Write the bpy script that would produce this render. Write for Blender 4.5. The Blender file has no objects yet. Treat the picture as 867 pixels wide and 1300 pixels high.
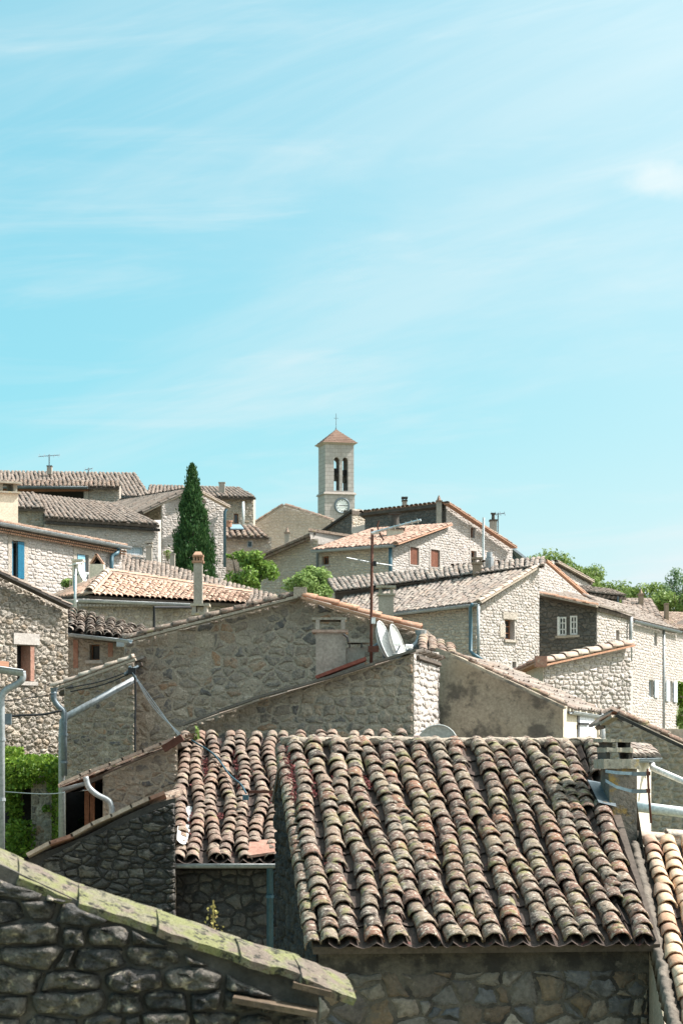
import bpy, bmesh, math, random
import numpy as np
from mathutils import Vector, Matrix, noise
R = math.radians
scene = bpy.context.scene
COL = scene.collection
# ------------------------------------------------------------------ camera
# photograph units: 867 x 1300 px, focal length 3000 px, horizon at row 950
F, CU, YH = 3000.0, 433.5, 950.0
cam_d = bpy.data.cameras.new("camera")
cam = bpy.data.objects.new("camera", cam_d); COL.objects.link(cam)
cam.location = (0, 0, 0); cam.rotation_euler = (R(90), 0, 0)
cam_d.sensor_fit = 'AUTO'; cam_d.sensor_width = 36.0
cam_d.lens = F / 1300.0 * 36.0
cam_d.shift_y = (YH - 650.0) / 1300.0
cam_d.clip_start = 0.5; cam_d.clip_end = 6000
cam_d.dof.use_dof = True; cam_d.dof.focus_distance = 31.0; cam_d.dof.aperture_fstop = 7.0
scene.camera = cam
# ------------------------------------------------------------------ light
SUN_AZ, SUN_EL = 4.0, 50.0          # azimuth from +X towards +Y
scene.view_settings.view_transform = 'Standard'; scene.view_settings.look = 'None'
scene.view_settings.exposure = 1.22; scene.view_settings.gamma = 1.0
sd = bpy.data.lights.new("sun", 'SUN'); sd.energy = 4.2; sd.angle = R(0.5); sd.color = (1.0, 0.955, 0.90)
sun = bpy.data.objects.new("sun", sd); COL.objects.link(sun)
to_sun = Vector((math.cos(R(SUN_EL)) * math.cos(R(SUN_AZ)), math.cos(R(SUN_EL)) * math.sin(R(SUN_AZ)), math.sin(R(SUN_EL))))
sun.rotation_euler = to_sun.to_track_quat('Z', 'Y').to_euler(); sun.location = (40, 0, 60)

world = bpy.data.worlds.new("World"); scene.world = world; world.use_nodes = True
def build_world():
    nt = world.node_tree; N = nt.nodes; L = nt.links
    N.clear()
    out = N.new('ShaderNodeOutputWorld'); bg = N.new('ShaderNodeBackground')
    sky = N.new('ShaderNodeTexSky'); sky.sky_type = 'NISHITA'; sky.sun_disc = False
    sky.sun_elevation = R(SUN_EL); sky.sun_rotation = R(90 - SUN_AZ)
    sky.air_density = 1.0; sky.dust_density = 0.6; sky.ozone_density = 1.0; sky.altitude = 200
    tint = N.new('ShaderNodeMix'); tint.data_type = 'RGBA'; tint.blend_type = 'MULTIPLY'; tint.inputs[0].default_value = 1
    L.new(sky.outputs[0], tint.inputs[6]); tint.inputs[7].default_value = SKY_TINT
    tc = N.new('ShaderNodeTexCoord')
    def streak(rot, scale, lo, hi, seed, detail=5):
        m0 = N.new('ShaderNodeMapping'); m0.inputs['Rotation'].default_value = rot
        L.new(tc.outputs['Generated'], m0.inputs[0])
        mp = N.new('ShaderNodeMapping'); mp.inputs['Scale'].default_value = scale
        mp.inputs['Location'].default_value = (seed, seed * .7, 0)
        L.new(m0.outputs[0], mp.inputs[0])
        nz = N.new('ShaderNodeTexNoise'); nz.inputs['Scale'].default_value = 1.0; nz.inputs['Detail'].default_value = detail
        nz.inputs['Roughness'].default_value = .6; nz.inputs['Distortion'].default_value = .7
        L.new(mp.outputs[0], nz.inputs[0])
        mr = N.new('ShaderNodeMapRange'); mr.interpolation_type = 'SMOOTHSTEP'
        mr.inputs[1].default_value = lo; mr.inputs[2].default_value = hi
        L.new(nz.outputs[0], mr.inputs[0])
        return mr.outputs[0]
    def mathn(op, a, b):
        m = N.new('ShaderNodeMath'); m.operation = op
        for i, v in enumerate((a, b)):
            if hasattr(v, 'links') or not isinstance(v, (int, float)): L.new(v, m.inputs[i])
            else: m.inputs[i].default_value = v
        return m.outputs[0]
    s1 = streak((0, R(15), 0), (3.0, 3, 17), .42, .72, 3.1, 6)
    s2 = streak((0, R(5), 0), (6, 3, 46), .48, .78, 9.4, 6)
    # one small cumulus scrap low in the eastern half of the view
    d = Vector(((838 - CU) / F, 1.0, (YH - 230) / F)).normalized()
    vm = N.new('ShaderNodeVectorMath'); vm.operation = 'SUBTRACT'; vm.inputs[1].default_value = d
    L.new(tc.outputs['Generated'], vm.inputs[0])
    mp = N.new('ShaderNodeMapping'); mp.inputs['Scale'].default_value = (48, 48, 130); mp.vector_type = 'POINT'
    L.new(vm.outputs[0], mp.inputs[0])
    ln = N.new('ShaderNodeVectorMath'); ln.operation = 'LENGTH'; L.new(mp.outputs[0], ln.inputs[0])
    nz = N.new('ShaderNodeTexNoise'); nz.inputs['Scale'].default_value = 70; nz.inputs['Detail'].default_value = 5
    L.new(tc.outputs['Generated'], nz.inputs[0])
    rr = mathn('ADD', ln.outputs[1], mathn('MULTIPLY', nz.outputs[0], 1.4))
    mr = N.new('ShaderNodeMapRange'); mr.interpolation_type = 'SMOOTHSTEP'
    mr.inputs[1].default_value = 1.9; mr.inputs[2].default_value = .85; L.new(rr, mr.inputs[0])
    cl = mathn('ADD', mathn('MULTIPLY', s1, .30), mathn('MULTIPLY', s2, .30))
    cl = mathn('ADD', cl, SKY_VEIL)
    cl = mathn('ADD', cl, mathn('MULTIPLY', mr.outputs[0], .48))
    mix = N.new('ShaderNodeMix'); mix.data_type = 'RGBA'; mix.clamp_factor = True
    hz = N.new('ShaderNodeSeparateXYZ'); L.new(tc.outputs['Generated'], hz.inputs[0])
    hr = N.new('ShaderNodeMapRange'); hr.interpolation_type = 'SMOOTHSTEP'; hr.inputs[1].default_value = .15; hr.inputs[2].default_value = .01; hr.inputs[4].default_value = .66
    L.new(hz.outputs[2], hr.inputs[0]); cl = mathn('ADD', cl, hr.outputs[0])
    # even summer veil, and the whitening of the air towards the sun's side
    base = N.new('ShaderNodeMix'); base.data_type = 'RGBA'; base.inputs[0].default_value = .62
    L.new(tint.outputs[2], base.inputs[6]); base.inputs[7].default_value = VEIL_COL
    sx = N.new('ShaderNodeSeparateXYZ'); L.new(tc.outputs['Generated'], sx.inputs[0])
    gl = N.new('ShaderNodeMapRange'); gl.interpolation_type = 'SMOOTHSTEP'; gl.inputs[1].default_value = -.2; gl.inputs[2].default_value = .36; gl.inputs[4].default_value = .55
    L.new(sx.outputs[0], gl.inputs[0]); cl = mathn('ADD', cl, gl.outputs[0])
    # the broad pale glow that hazy air shows round the sun
    dt = N.new('ShaderNodeVectorMath'); dt.operation = 'DOT_PRODUCT'; dt.inputs[1].default_value = to_sun; L.new(tc.outputs['Generated'], dt.inputs[0])
    glow = mathn('MULTIPLY', mathn('POWER', mathn('MAXIMUM', dt.outputs[1], 0.0), 3.0), AUREOLE)
    L.new(cl, mix.inputs[0]); L.new(base.outputs[2], mix.inputs[6]); mix.inputs[7].default_value = CLOUD_COL
    gm = N.new('ShaderNodeMix'); gm.data_type = 'RGBA'; gm.blend_type = 'ADD'; gm.inputs[0].default_value = 1
    gc = N.new('ShaderNodeMix'); gc.data_type = 'RGBA'; gc.blend_type = 'MULTIPLY'; gc.inputs[0].default_value = 1; L.new(glow, gc.inputs[6]); gc.inputs[7].default_value = (1, .94, .86, 1)
    L.new(mix.outputs[2], gm.inputs[6]); L.new(gc.outputs[2], gm.inputs[7])
    L.new(gm.outputs[2], bg.inputs[0]); bg.inputs[1].default_value = SKY_STRENGTH
    L.new(bg.outputs[0], out.inputs[0])
SKY_TINT = (0.64, 1.0, 0.88, 1); CLOUD_COL = (3.7, 4.35, 4.5, 1); SKY_STRENGTH = 0.090; SKY_VEIL = .0; AUREOLE = 11.0; VEIL_COL = (1.35, 3.4, 4.0, 1)
build_world()
# ------------------------------------------------------------------ materials
MATS = {}
def _ramp(N, cols, const=False):
    r = N.new('ShaderNodeValToRGB'); cr = r.color_ramp
    if const: cr.interpolation = 'CONSTANT'
    n = len(cols)
    while len(cr.elements) < n: cr.elements.new(0.5)
    for i, c in enumerate(cols):
        cr.elements[i].position = i / (n if const else max(1, n - 1)); cr.elements[i].color = (*c, 1)
    return r
def surf(name, cols, blotches=(), rough=.9, fine=(22, .35), bump=(30, .5, .02), metallic=0, spec=.25, transl=None, use_rand=True, bricks=None):
    """cols: colour of a piece, picked by its own random number; blotches: (colour, noise scale, low, high, strength, z stretch)"""
    m = bpy.data.materials.new(name); m.use_nodes = True
    nt = m.node_tree; N = nt.nodes; L = nt.links
    b = N['Principled BSDF']; b.inputs['Roughness'].default_value = rough; b.inputs['Metallic'].default_value = metallic
    b.inputs['Specular IOR Level'].default_value = spec
    geo = N.new('ShaderNodeNewGeometry')
    ramp = _ramp(N, cols)
    if use_rand:
        oi = N.new('ShaderNodeObjectInfo')
        ad = N.new('ShaderNodeMath'); ad.operation = 'ADD'; fr = N.new('ShaderNodeMath'); fr.operation = 'FRACT'
        L.new(geo.outputs['Random Per Island'], ad.inputs[0]); L.new(oi.outputs['Random'], ad.inputs[1]); L.new(ad.outputs[0], fr.inputs[0])
        L.new(fr.outputs[0], ramp.inputs[0])
    else:
        n0 = N.new('ShaderNodeTexNoise'); n0.inputs['Scale'].default_value = fine[0] * .12; n0.inputs['Detail'].default_value = 4
        L.new(geo.outputs['Position'], n0.inputs[0])
        mr0 = N.new('ShaderNodeMapRange'); mr0.inputs[1].default_value = .3; mr0.inputs[2].default_value = .7
        L.new(n0.outputs[0], mr0.inputs[0]); L.new(mr0.outputs[0], ramp.inputs[0])
    cur = ramp.outputs[0]
    if bricks:
        sp = N.new('ShaderNodeSeparateXYZ'); L.new(geo.outputs['Position'], sp.inputs[0])
        ax = N.new('ShaderNodeMath'); ax.operation = 'MULTIPLY_ADD'; ax.inputs[1].default_value = 1.3; L.new(sp.outputs[1], ax.inputs[0]); L.new(sp.outputs[0], ax.inputs[2])
        cb = N.new('ShaderNodeCombineXYZ'); L.new(ax.outputs[0], cb.inputs[0]); L.new(sp.outputs[2], cb.inputs[1])
        bt = N.new('ShaderNodeTexBrick'); bt.inputs['Scale'].default_value = 1; bt.inputs['Brick Width'].default_value = bricks[0]; bt.inputs['Row Height'].default_value = bricks[1]; bt.inputs['Mortar Size'].default_value = bricks[2]
        bt.inputs['Color1'].default_value = (.86, .86, .86, 1); bt.inputs['Color2'].default_value = (1.06, 1.05, 1.03, 1); bt.inputs['Mortar'].default_value = (.66, .64, .62, 1); bt.inputs['Bias'].default_value = 0
        L.new(cb.outputs[0], bt.inputs[0])
        mx = N.new('ShaderNodeMix'); mx.data_type = 'RGBA'; mx.blend_type = 'MULTIPLY'; mx.inputs[0].default_value = 1; L.new(cur, mx.inputs[6]); L.new(bt.outputs[0], mx.inputs[7]); cur = mx.outputs[2]
    # fine light / dark grain
    if fine[1] > 0:
        nz = N.new('ShaderNodeTexNoise'); nz.inputs['Scale'].default_value = fine[0]; nz.inputs['Detail'].default_value = 6; nz.inputs['Roughness'].default_value = .65
        L.new(geo.outputs['Position'], nz.inputs[0])
        mr = N.new('ShaderNodeMapRange'); mr.inputs[1].default_value = .25; mr.inputs[2].default_value = .75
        mr.inputs[3].default_value = 1 - fine[1]; mr.inputs[4].default_value = 1 + fine[1]
        L.new(nz.outputs[0], mr.inputs[0])
        mx = N.new('ShaderNodeMix'); mx.data_type = 'RGBA'; mx.blend_type = 'MULTIPLY'; mx.inputs[0].default_value = 1
        L.new(cur, mx.inputs[6]); L.new(mr.outputs[0], mx.inputs[7]); cur = mx.outputs[2]
    for k, bl in enumerate(blotches):
        c, sc, lo, hi, st = bl[:5]; zs = bl[5] if len(bl) > 5 else 1.0
        mp = N.new('ShaderNodeMapping'); mp.inputs['Scale'].default_value = (1, 1, zs); mp.inputs['Location'].default_value = (k * 7.3 + 1.1, k * 3.7, k * 5.1)
        L.new(geo.outputs['Position'], mp.inputs[0])
        nz = N.new('ShaderNodeTexNoise'); nz.inputs['Scale'].default_value = sc; nz.inputs['Detail'].default_value = 7; nz.inputs['Roughness'].default_value = .62
        L.new(mp.outputs[0], nz.inputs[0])
        mr = N.new('ShaderNodeMapRange'); mr.interpolation_type = 'SMOOTHSTEP'
        mr.inputs[1].default_value = lo; mr.inputs[2].default_value = hi; mr.inputs[4].default_value = st
        L.new(nz.outputs[0], mr.inputs[0])
        mx = N.new('ShaderNodeMix'); mx.data_type = 'RGBA'
        L.new(mr.outputs[0], mx.inputs[0]); L.new(cur, mx.inputs[6]); mx.inputs[7].default_value = (*c, 1); cur = mx.outputs[2]
    L.new(cur, b.inputs['Base Color'])
    if bump:
        nz = N.new('ShaderNodeTexNoise'); nz.inputs['Scale'].default_value = bump[0]; nz.inputs['Detail'].default_value = 8; nz.inputs['Roughness'].default_value = .6
        L.new(geo.outputs['Position'], nz.inputs[0])
        bp = N.new('ShaderNodeBump'); bp.inputs['Strength'].default_value = bump[1]; bp.inputs['Distance'].default_value = bump[2]
        L.new(nz.outputs[0], bp.inputs['Height']); L.new(bp.outputs[0], b.inputs['Normal'])
    if transl:
        tr = N.new('ShaderNodeBsdfTranslucent'); L.new(cur, tr.inputs[0])
        ms = N.new('ShaderNodeMixShader'); ms.inputs[0].default_value = transl
        L.new(b.outputs[0], ms.inputs[1]); L.new(tr.outputs[0], ms.inputs[2]); L.new(ms.outputs[0], N['Material Output'].inputs[0])
    MATS[name] = m
    return m
LICH = (.50, .48, .43); MOSS = (.30, .30, .13); SOOT = (.045, .042, .04); RUST = (.30, .13, .06)
# stones
surf('stone_grey', [(.20,.165,.14),(.36,.29,.225),(.25,.21,.18),(.44,.36,.28),(.28,.23,.19),(.36,.215,.13),(.34,.275,.215),(.12,.112,.112),(.48,.40,.32),(.30,.235,.18),(.21,.185,.165),(.37,.295,.225)],
     [((.38,.315,.245), 9, .47, .60, .72), ((.12,.105,.09), 13, .56, .68, .65), (SOOT, 2.0, .58, .78, .45)], bump=(22,1.0,.04), fine=(30,.45))
surf('mortar_grey', [(.34,.28,.222),(.40,.335,.265)], [((.23,.19,.155), 9, .50, .66, .6), ((.13,.12,.105), 2.4, .56, .78, .45)], use_rand=False, bump=(30,.9,.03), fine=(30,.4))
surf('stone_dark', [(.065,.06,.056),(.125,.113,.10),(.09,.083,.077),(.16,.142,.12),(.105,.096,.09),(.072,.067,.064)],
     [((.26,.22,.17), 14, .58, .70, .75), ((.018,.017,.016), 7, .50, .66, .7)], bump=(25,.9,.03))
surf('stone_soot', [(.028,.026,.026),(.05,.046,.043),(.038,.035,.034),(.06,.054,.048)], [((.14,.12,.10), 15, .60, .72, .7)], bump=(25,.9,.03))  # very dark stone of the big-roofed house's left gable wall
surf('mortar_blackish', [(.018,.017,.017),(.03,.027,.025)], use_rand=False)
surf('mortar_dark', [(.032,.029,.027),(.062,.055,.049)], use_rand=False)
surf('stone_front', [(.085,.078,.072),(.135,.121,.105),(.10,.093,.088),(.165,.145,.122),(.082,.078,.075),(.062,.058,.056)],
     [((.42,.36,.28), 11, .54, .65, .85), ((.028,.027,.026), 8, .50, .64, .75), ((.20,.12,.06), 5, .62, .74, .5)], bump=(22,1.0,.05), fine=(45,.5))  # pale blotch stands for highlights painted on the rough stone faces
surf('mortar_front', [(.075,.067,.058),(.125,.11,.094)], [((.02,.02,.02), 6, .5, .7, .6)], use_rand=False)
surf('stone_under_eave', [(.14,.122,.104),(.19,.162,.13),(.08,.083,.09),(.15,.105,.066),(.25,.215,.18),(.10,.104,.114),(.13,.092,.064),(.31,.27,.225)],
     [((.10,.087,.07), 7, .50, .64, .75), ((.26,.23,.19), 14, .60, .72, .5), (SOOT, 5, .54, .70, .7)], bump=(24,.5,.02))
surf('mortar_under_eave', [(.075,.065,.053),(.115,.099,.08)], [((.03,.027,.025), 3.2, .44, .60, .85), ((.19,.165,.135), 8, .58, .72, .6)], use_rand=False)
surf('stone_warm', [(.38,.33,.28),(.45,.395,.34),(.32,.28,.235),(.41,.36,.305),(.36,.285,.215),(.48,.43,.37),(.33,.295,.26)],
     [((.25,.21,.17), 11, .53, .66, .7), ((.50,.345,.20), 3, .60, .75, .5), ((.56,.51,.44), 7, .55, .68, .6)], bump=(20,1.0,.05), fine=(26,.35))
surf('mortar_warm', [(.36,.315,.27),(.44,.39,.335)], [((.22,.185,.145), 9, .52, .66, .7)], use_rand=False, bump=(22,1.0,.05))
surf('stone_pale', [(.44,.395,.365),(.50,.455,.425),(.40,.36,.335),(.475,.43,.40),(.43,.37,.325),(.53,.485,.455),(.36,.33,.31)],
     [((.32,.285,.25), 8, .55, .70, .6), ((.52,.39,.27), 2.2, .62, .76, .45), ((.54,.50,.45), 6, .56, .7, .5)], bump=(16,1.0,.06), fine=(14,.25))
surf('mortar_pale', [(.37,.335,.305),(.43,.39,.36)], [((.30,.27,.235), 3, .55, .75, .5)], use_rand=False)
surf('stone_shadow', [(.48,.41,.34),(.54,.465,.385),(.43,.37,.31),(.51,.43,.34),(.40,.345,.295),(.56,.485,.405)],
     [((.16,.15,.14), 4, .55, .75, .55)], bump=(14,.7,.03))  # pale stone lifted and warmed in colour for walls out of the sun
surf('mortar_shadow', [(.40,.345,.29),(.46,.40,.335)], use_rand=False)
surf('stone_shade_black', [(.10,.098,.092),(.14,.132,.12),(.12,.116,.108),(.165,.15,.135),(.085,.083,.08)], [((.22,.205,.18), 5, .58, .76, .45)], bump=(14,.6,.03))  # near-black stone for sides out of the sun; shade put into the colour
surf('mortar_black', [(.085,.082,.078),(.12,.115,.105)], use_rand=False)  # dark mortar; on shaded walls and the loggia its darkness paints the shade
surf('stone_brown', [(.38,.31,.235),(.44,.365,.28),(.32,.265,.21),(.40,.345,.285),(.29,.245,.20)], [((.12,.105,.09), 4, .52, .72, .6)], bump=(20,.7,.03))
surf('mortar_brown', [(.40,.335,.265),(.46,.39,.31)], [((.12,.105,.09), 3, .55, .75, .5)], use_rand=False)
surf('render_grey', [(.33,.275,.21),(.41,.345,.265)], [((.46,.37,.26), .8, .50, .66, .6), ((.11,.097,.083), 1.9, .48, .62, .85), ((.09,.08,.07), 7, .55, .70, .6), ((.42,.36,.285), 14, .60, .74, .4)], use_rand=False, bump=(50,.35,.01))
surf('render_cream', [(.56,.49,.385),(.62,.55,.44)], [((.44,.37,.28), 2.0, .56, .75, .4)], use_rand=False, bump=(60,.2,.01))
surf('render_chimney', [(.30,.265,.225),(.37,.33,.28)], [((.2,.17,.14), 4, .55, .75, .5)], use_rand=False, bump=(40,.3,.01))
surf('tower_stone', [(.40,.365,.345),(.44,.40,.38),(.415,.38,.36),(.385,.35,.33)], [((.27,.235,.21), .9, .48, .72, .55, .35)], bump=(8,.5,.03), fine=(6,.14), bricks=(.62,.33,.022))
surf('tower_trim', [(.30,.26,.23),(.35,.305,.27)], use_rand=False, bump=(8,.3,.02))
surf('shade_void', [(.03,.028,.027),(.04,.038,.036)], use_rand=False, bump=None)  # near-black colour standing in for unlit depth of porch, arch and openings
# tiles
surf('tile_main', [(.155,.092,.07),(.19,.122,.094),(.125,.082,.066),(.23,.165,.122),(.145,.10,.08),(.215,.105,.066),(.18,.138,.108),(.11,.08,.066),(.215,.165,.115),(.165,.092,.07),(.25,.195,.145),(.155,.12,.10)],
     [((.44,.39,.32), 24, .53, .62, .8), ((.21,.20,.085), 5, .53, .66, .7), ((.40,.36,.29), 9, .57, .66, .6), ((.02,.017,.015), 14, .54, .63, .88), ((.30,.12,.07), 2.6, .66, .76, .35)], bump=(55,.8,.015), fine=(90,.5))
surf('tile_left', [(.20,.13,.10),(.25,.17,.13),(.165,.11,.087),(.28,.21,.165),(.22,.13,.095),(.20,.15,.122),(.26,.19,.145),(.16,.11,.092)],
     [((.45,.40,.32), 22, .54, .64, .7), ((.28,.26,.12), 5, .56, .68, .6), ((.028,.023,.02), 13, .55, .64, .85)], bump=(55,.8,.015), fine=(90,.5))
surf('tile_under', [(.045,.032,.027),(.075,.055,.046)], [((.22,.06,.055), 7, .6, .72, .55), ((.03,.027,.025), 9, .5, .7, .7)], use_rand=False, bump=(40,.6,.02))  # channel tiles coloured darker than the covers to paint in their shade
surf('tile_new', [(.46,.30,.19),(.55,.40,.27),(.50,.33,.21),(.60,.46,.33),(.42,.25,.16),(.36,.22,.16),(.52,.41,.30)], [((.62,.55,.45), 12, .55, .72, .5), ((.13,.09,.07), 8, .6, .75, .6)], bump=(40,.4,.01))
surf('tile_orange', [(.37,.235,.17),(.42,.285,.215),(.33,.20,.14),(.45,.33,.255),(.38,.25,.185),(.30,.195,.145)], [((.40,.27,.20), 5, .55, .72, .4)], bump=(20,.4,.02))
surf('tile_pink', [(.31,.195,.145),(.36,.24,.185),(.27,.165,.12),(.39,.28,.22)], [((.27,.18,.14), 5, .55, .72, .5)], bump=(20,.4,.02))
surf('tile_terracotta', [(.36,.19,.12),(.42,.24,.155),(.33,.18,.12),(.45,.27,.185)], [((.52,.45,.36), 9, .55, .72, .5), ((.2,.12,.09), 5, .58, .75, .5)], bump=(30,.4,.015))
surf('tile_pale', [(.235,.195,.165),(.28,.235,.20),(.20,.165,.145),(.25,.19,.15),(.31,.265,.225),(.18,.15,.13),(.23,.175,.145)], [((.16,.135,.115), 5, .54, .72, .55), ((.36,.32,.28), 9, .58, .72, .5)], bump=(20,.5,.02))
surf('tile_brown', [(.205,.16,.13),(.24,.19,.155),(.18,.14,.115),(.265,.215,.18),(.22,.16,.125),(.17,.14,.12)], [((.16,.135,.115), 3, .52, .72, .55), ((.33,.29,.245), 6, .58, .74, .5)], bump=(15,.5,.02))
surf('tile_deck', [(.07,.055,.045),(.10,.08,.065)], use_rand=False, bump=None)
surf('coping_lichen', [(.16,.145,.10),(.20,.18,.125)], [((.18,.185,.075), 7, .40, .56, .8), ((.165,.128,.108), 4, .50, .60, .9), ((.03,.028,.023), 14, .54, .62, .92), ((.28,.265,.18), 30, .58, .68, .55)], use_rand=False, bump=(30,1.0,.03), fine=(60,.45))
surf('coping_pink', [(.40,.31,.245),(.46,.37,.30),(.36,.25,.20),(.48,.41,.34)], [((.55,.50,.42), 10, .55, .7, .6), ((.14,.11,.095), 12, .58, .74, .7)], bump=(30,.6,.015))
surf('ledge_brown', [(.10,.07,.048),(.15,.11,.075)], [((.06,.045,.035), 9, .52, .68, .8)], use_rand=False, bump=(30,.8,.02))
surf('red_paint', [(.17,.055,.04),(.22,.075,.055)], [((.12,.06,.05), 6, .55, .75, .6)], use_rand=False)
# metal, wood, etc.
surf('zinc', [(.27,.29,.30),(.34,.36,.37)], [((.50,.51,.51), 6, .56, .7, .5), ((.14,.13,.12), 4, .55, .7, .6, .35)], use_rand=False, rough=.55, metallic=.25, bump=None, spec=.5)
surf('zinc_dark', [(.12,.15,.17),(.16,.19,.21)], use_rand=False, rough=.5, metallic=.4, bump=None, spec=.5)
surf('pipe_blue', [(.04,.10,.13),(.06,.13,.17)], use_rand=False, rough=.45, bump=None, spec=.5)
surf('pipe_light', [(.55,.57,.57),(.66,.68,.68)], [((.3,.3,.29), 5, .58, .75, .5)], use_rand=False, rough=.4, bump=None, spec=.5)
surf('rust_metal', [(.075,.03,.021),(.115,.05,.034)], use_rand=False, rough=.85)
surf('steel', [(.55,.56,.56),(.62,.63,.63)], use_rand=False, rough=.35, metallic=.8, bump=None)
surf('bracket_blue', [(.22,.30,.36),(.30,.38,.44)], use_rand=False, rough=.5, metallic=.3, bump=None)
surf('dish_white', [(.66,.67,.66),(.72,.73,.72)], use_rand=False, rough=.5, bump=None)
surf('dish_grey', [(.40,.40,.38),(.45,.45,.43)], use_rand=False, rough=.55, bump=None)
surf('cable_black', [(.02,.02,.022),(.03,.03,.032)], use_rand=False, rough=.6, bump=None)
surf('cable_blue', [(.03,.07,.09),(.04,.09,.12)], use_rand=False, rough=.6, bump=None)
surf('paint_white', [(.74,.74,.73),(.80,.80,.79)], use_rand=False, rough=.5, bump=None)
surf('paint_lilac', [(.66,.67,.74),(.72,.73,.80)], use_rand=False, rough=.5, bump=None)
surf('paint_blue', [(.008,.10,.17),(.014,.125,.21)], use_rand=False, rough=.5, bump=None)
surf('paint_blue_pale', [(.20,.42,.56),(.26,.48,.62)], use_rand=False, rough=.5, bump=None)
surf('paint_grey_blue', [(.46,.50,.54),(.52,.56,.60)], use_rand=False, rough=.5, bump=None)
surf('wood_brown', [(.22,.10,.055),(.30,.14,.075)], [((.12,.055,.03), 12, .5, .7, .6, .15)], use_rand=False, rough=.7)
surf('wood_red', [(.13,.05,.03),(.18,.07,.042)], use_rand=False, rough=.6, bump=None)
surf('glass_dark', [(.02,.024,.028),(.035,.04,.046)], use_rand=False, rough=.08, bump=None, spec=.6)
surf('glass_sky', [(.25,.32,.36),(.32,.39,.42)], use_rand=False, rough=.1, bump=None, spec=.6)
surf('bronze', [(.07,.065,.05),(.10,.09,.07)], use_rand=False, rough=.5, metallic=.6, bump=None)
surf('clock_white', [(.74,.74,.72),(.78,.78,.76)], use_rand=False, bump=None)
surf('plastic_sheet', [(.55,.55,.54),(.72,.72,.71)], use_rand=False, rough=.35, spec=.5, bump=(14,.9,.04))
# plants
surf('leaf_creeper', [(.095,.185,.02),(.16,.265,.03),(.06,.13,.015),(.23,.33,.045),(.11,.20,.022)], rough=.5, fine=(3,.15), bump=None, transl=.35)
surf('leaf_bush', [(.16,.27,.05),(.22,.33,.065),(.12,.21,.04),(.27,.38,.085)], rough=.5, fine=(3,.15), bump=None, transl=.35)
surf('leaf_pale', [(.22,.32,.09),(.28,.38,.12),(.17,.26,.075),(.33,.42,.15)], rough=.5, fine=(3,.15), bump=None, transl=.35)
surf('leaf_cypress', [(.036,.092,.028),(.055,.125,.036),(.022,.06,.02),(.085,.16,.045)], rough=.6, fine=(3,.15), bump=None, transl=.2)
surf('leaf_tree', [(.155,.225,.055),(.195,.265,.065),(.11,.17,.045),(.24,.31,.085)], rough=.5, fine=(2,.15), bump=None, transl=.35)
surf('leaf_tree_blue', [(.11,.185,.08),(.15,.23,.10),(.085,.15,.065)], rough=.5, fine=(2,.15), bump=None, transl=.3)
surf('leaf_dark', [(.02,.05,.012),(.035,.075,.02)], rough=.5, fine=(2,.15), bump=None, transl=.3)
surf('paint_beam', [(.62,.62,.60),(.72,.72,.70)], use_rand=False, rough=.5, bump=None)
surf('sedum_red', [(.19,.05,.052),(.25,.08,.08),(.15,.04,.04),(.24,.11,.09)], rough=.7, fine=(30,.2), bump=None, transl=.25)
surf('leaf_dry', [(.30,.24,.08),(.36,.32,.10),(.22,.16,.06)], rough=.7, fine=(30,.2), bump=None, transl=.25)
surf('bark', [(.10,.08,.06),(.14,.115,.09)], use_rand=False)
surf('ground', [(.27,.24,.18),(.22,.20,.14)], [((.09,.12,.035), .35, .44, .58, .9)], use_rand=False, fine=(2,.3), bump=(3,.5,.1))
# ------------------------------------------------------------------ helpers
def P(u, v, Y): return Vector(((u - CU) / F * Y, Y, (YH - v) / F * Y))
def XY(u, Y): return ((u - CU) / F * Y, Y)
GY = [(-200,-5),(24,-4.6),(31,-4.5),(36,-4),(45,-3.2),(75,-.8),(110,4),(140,8.5),(200,13),(300,13.5),(500,0),(1200,-40),(5000,-60)]
def gz(y, x=0):
    k = min(1, max(0, (x-3)/9)) * min(1, max(0, (y-85)/40)) * (1 if y < 320 else 0)
    return gz0(y) - 6.5*k
def gz0(y):
    for (a, za), (b, zb) in zip(GY, GY[1:]):
        if y <= b: return za + (zb - za) * (y - a) / (b - a)
    return GY[-1][1]
def lerp(a, b, t): return a + (b - a) * t
def newobj(name, mesh, parent=None, mat=None):
    o = bpy.data.objects.new(name, mesh); COL.objects.link(o)
    if parent is not None: o.parent = parent
    if mat is not None and mesh is not None and not mesh.materials:
        mesh.materials.append(MATS[mat] if isinstance(mat, str) else mat)
    return o
def wloc(o):
    l = Vector((0, 0, 0))
    while o is not None:
        l = l + o.location; o = o.parent
    return l
def thing(name, label, cat, loc, group=None, kind=None):
    o = bpy.data.objects.new(name, None); COL.objects.link(o); o.location = loc; o.empty_display_size = .3
    o['label'] = label; o['category'] = cat
    if group: o['group'] = group
    if kind: o['kind'] = kind
    return o
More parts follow.
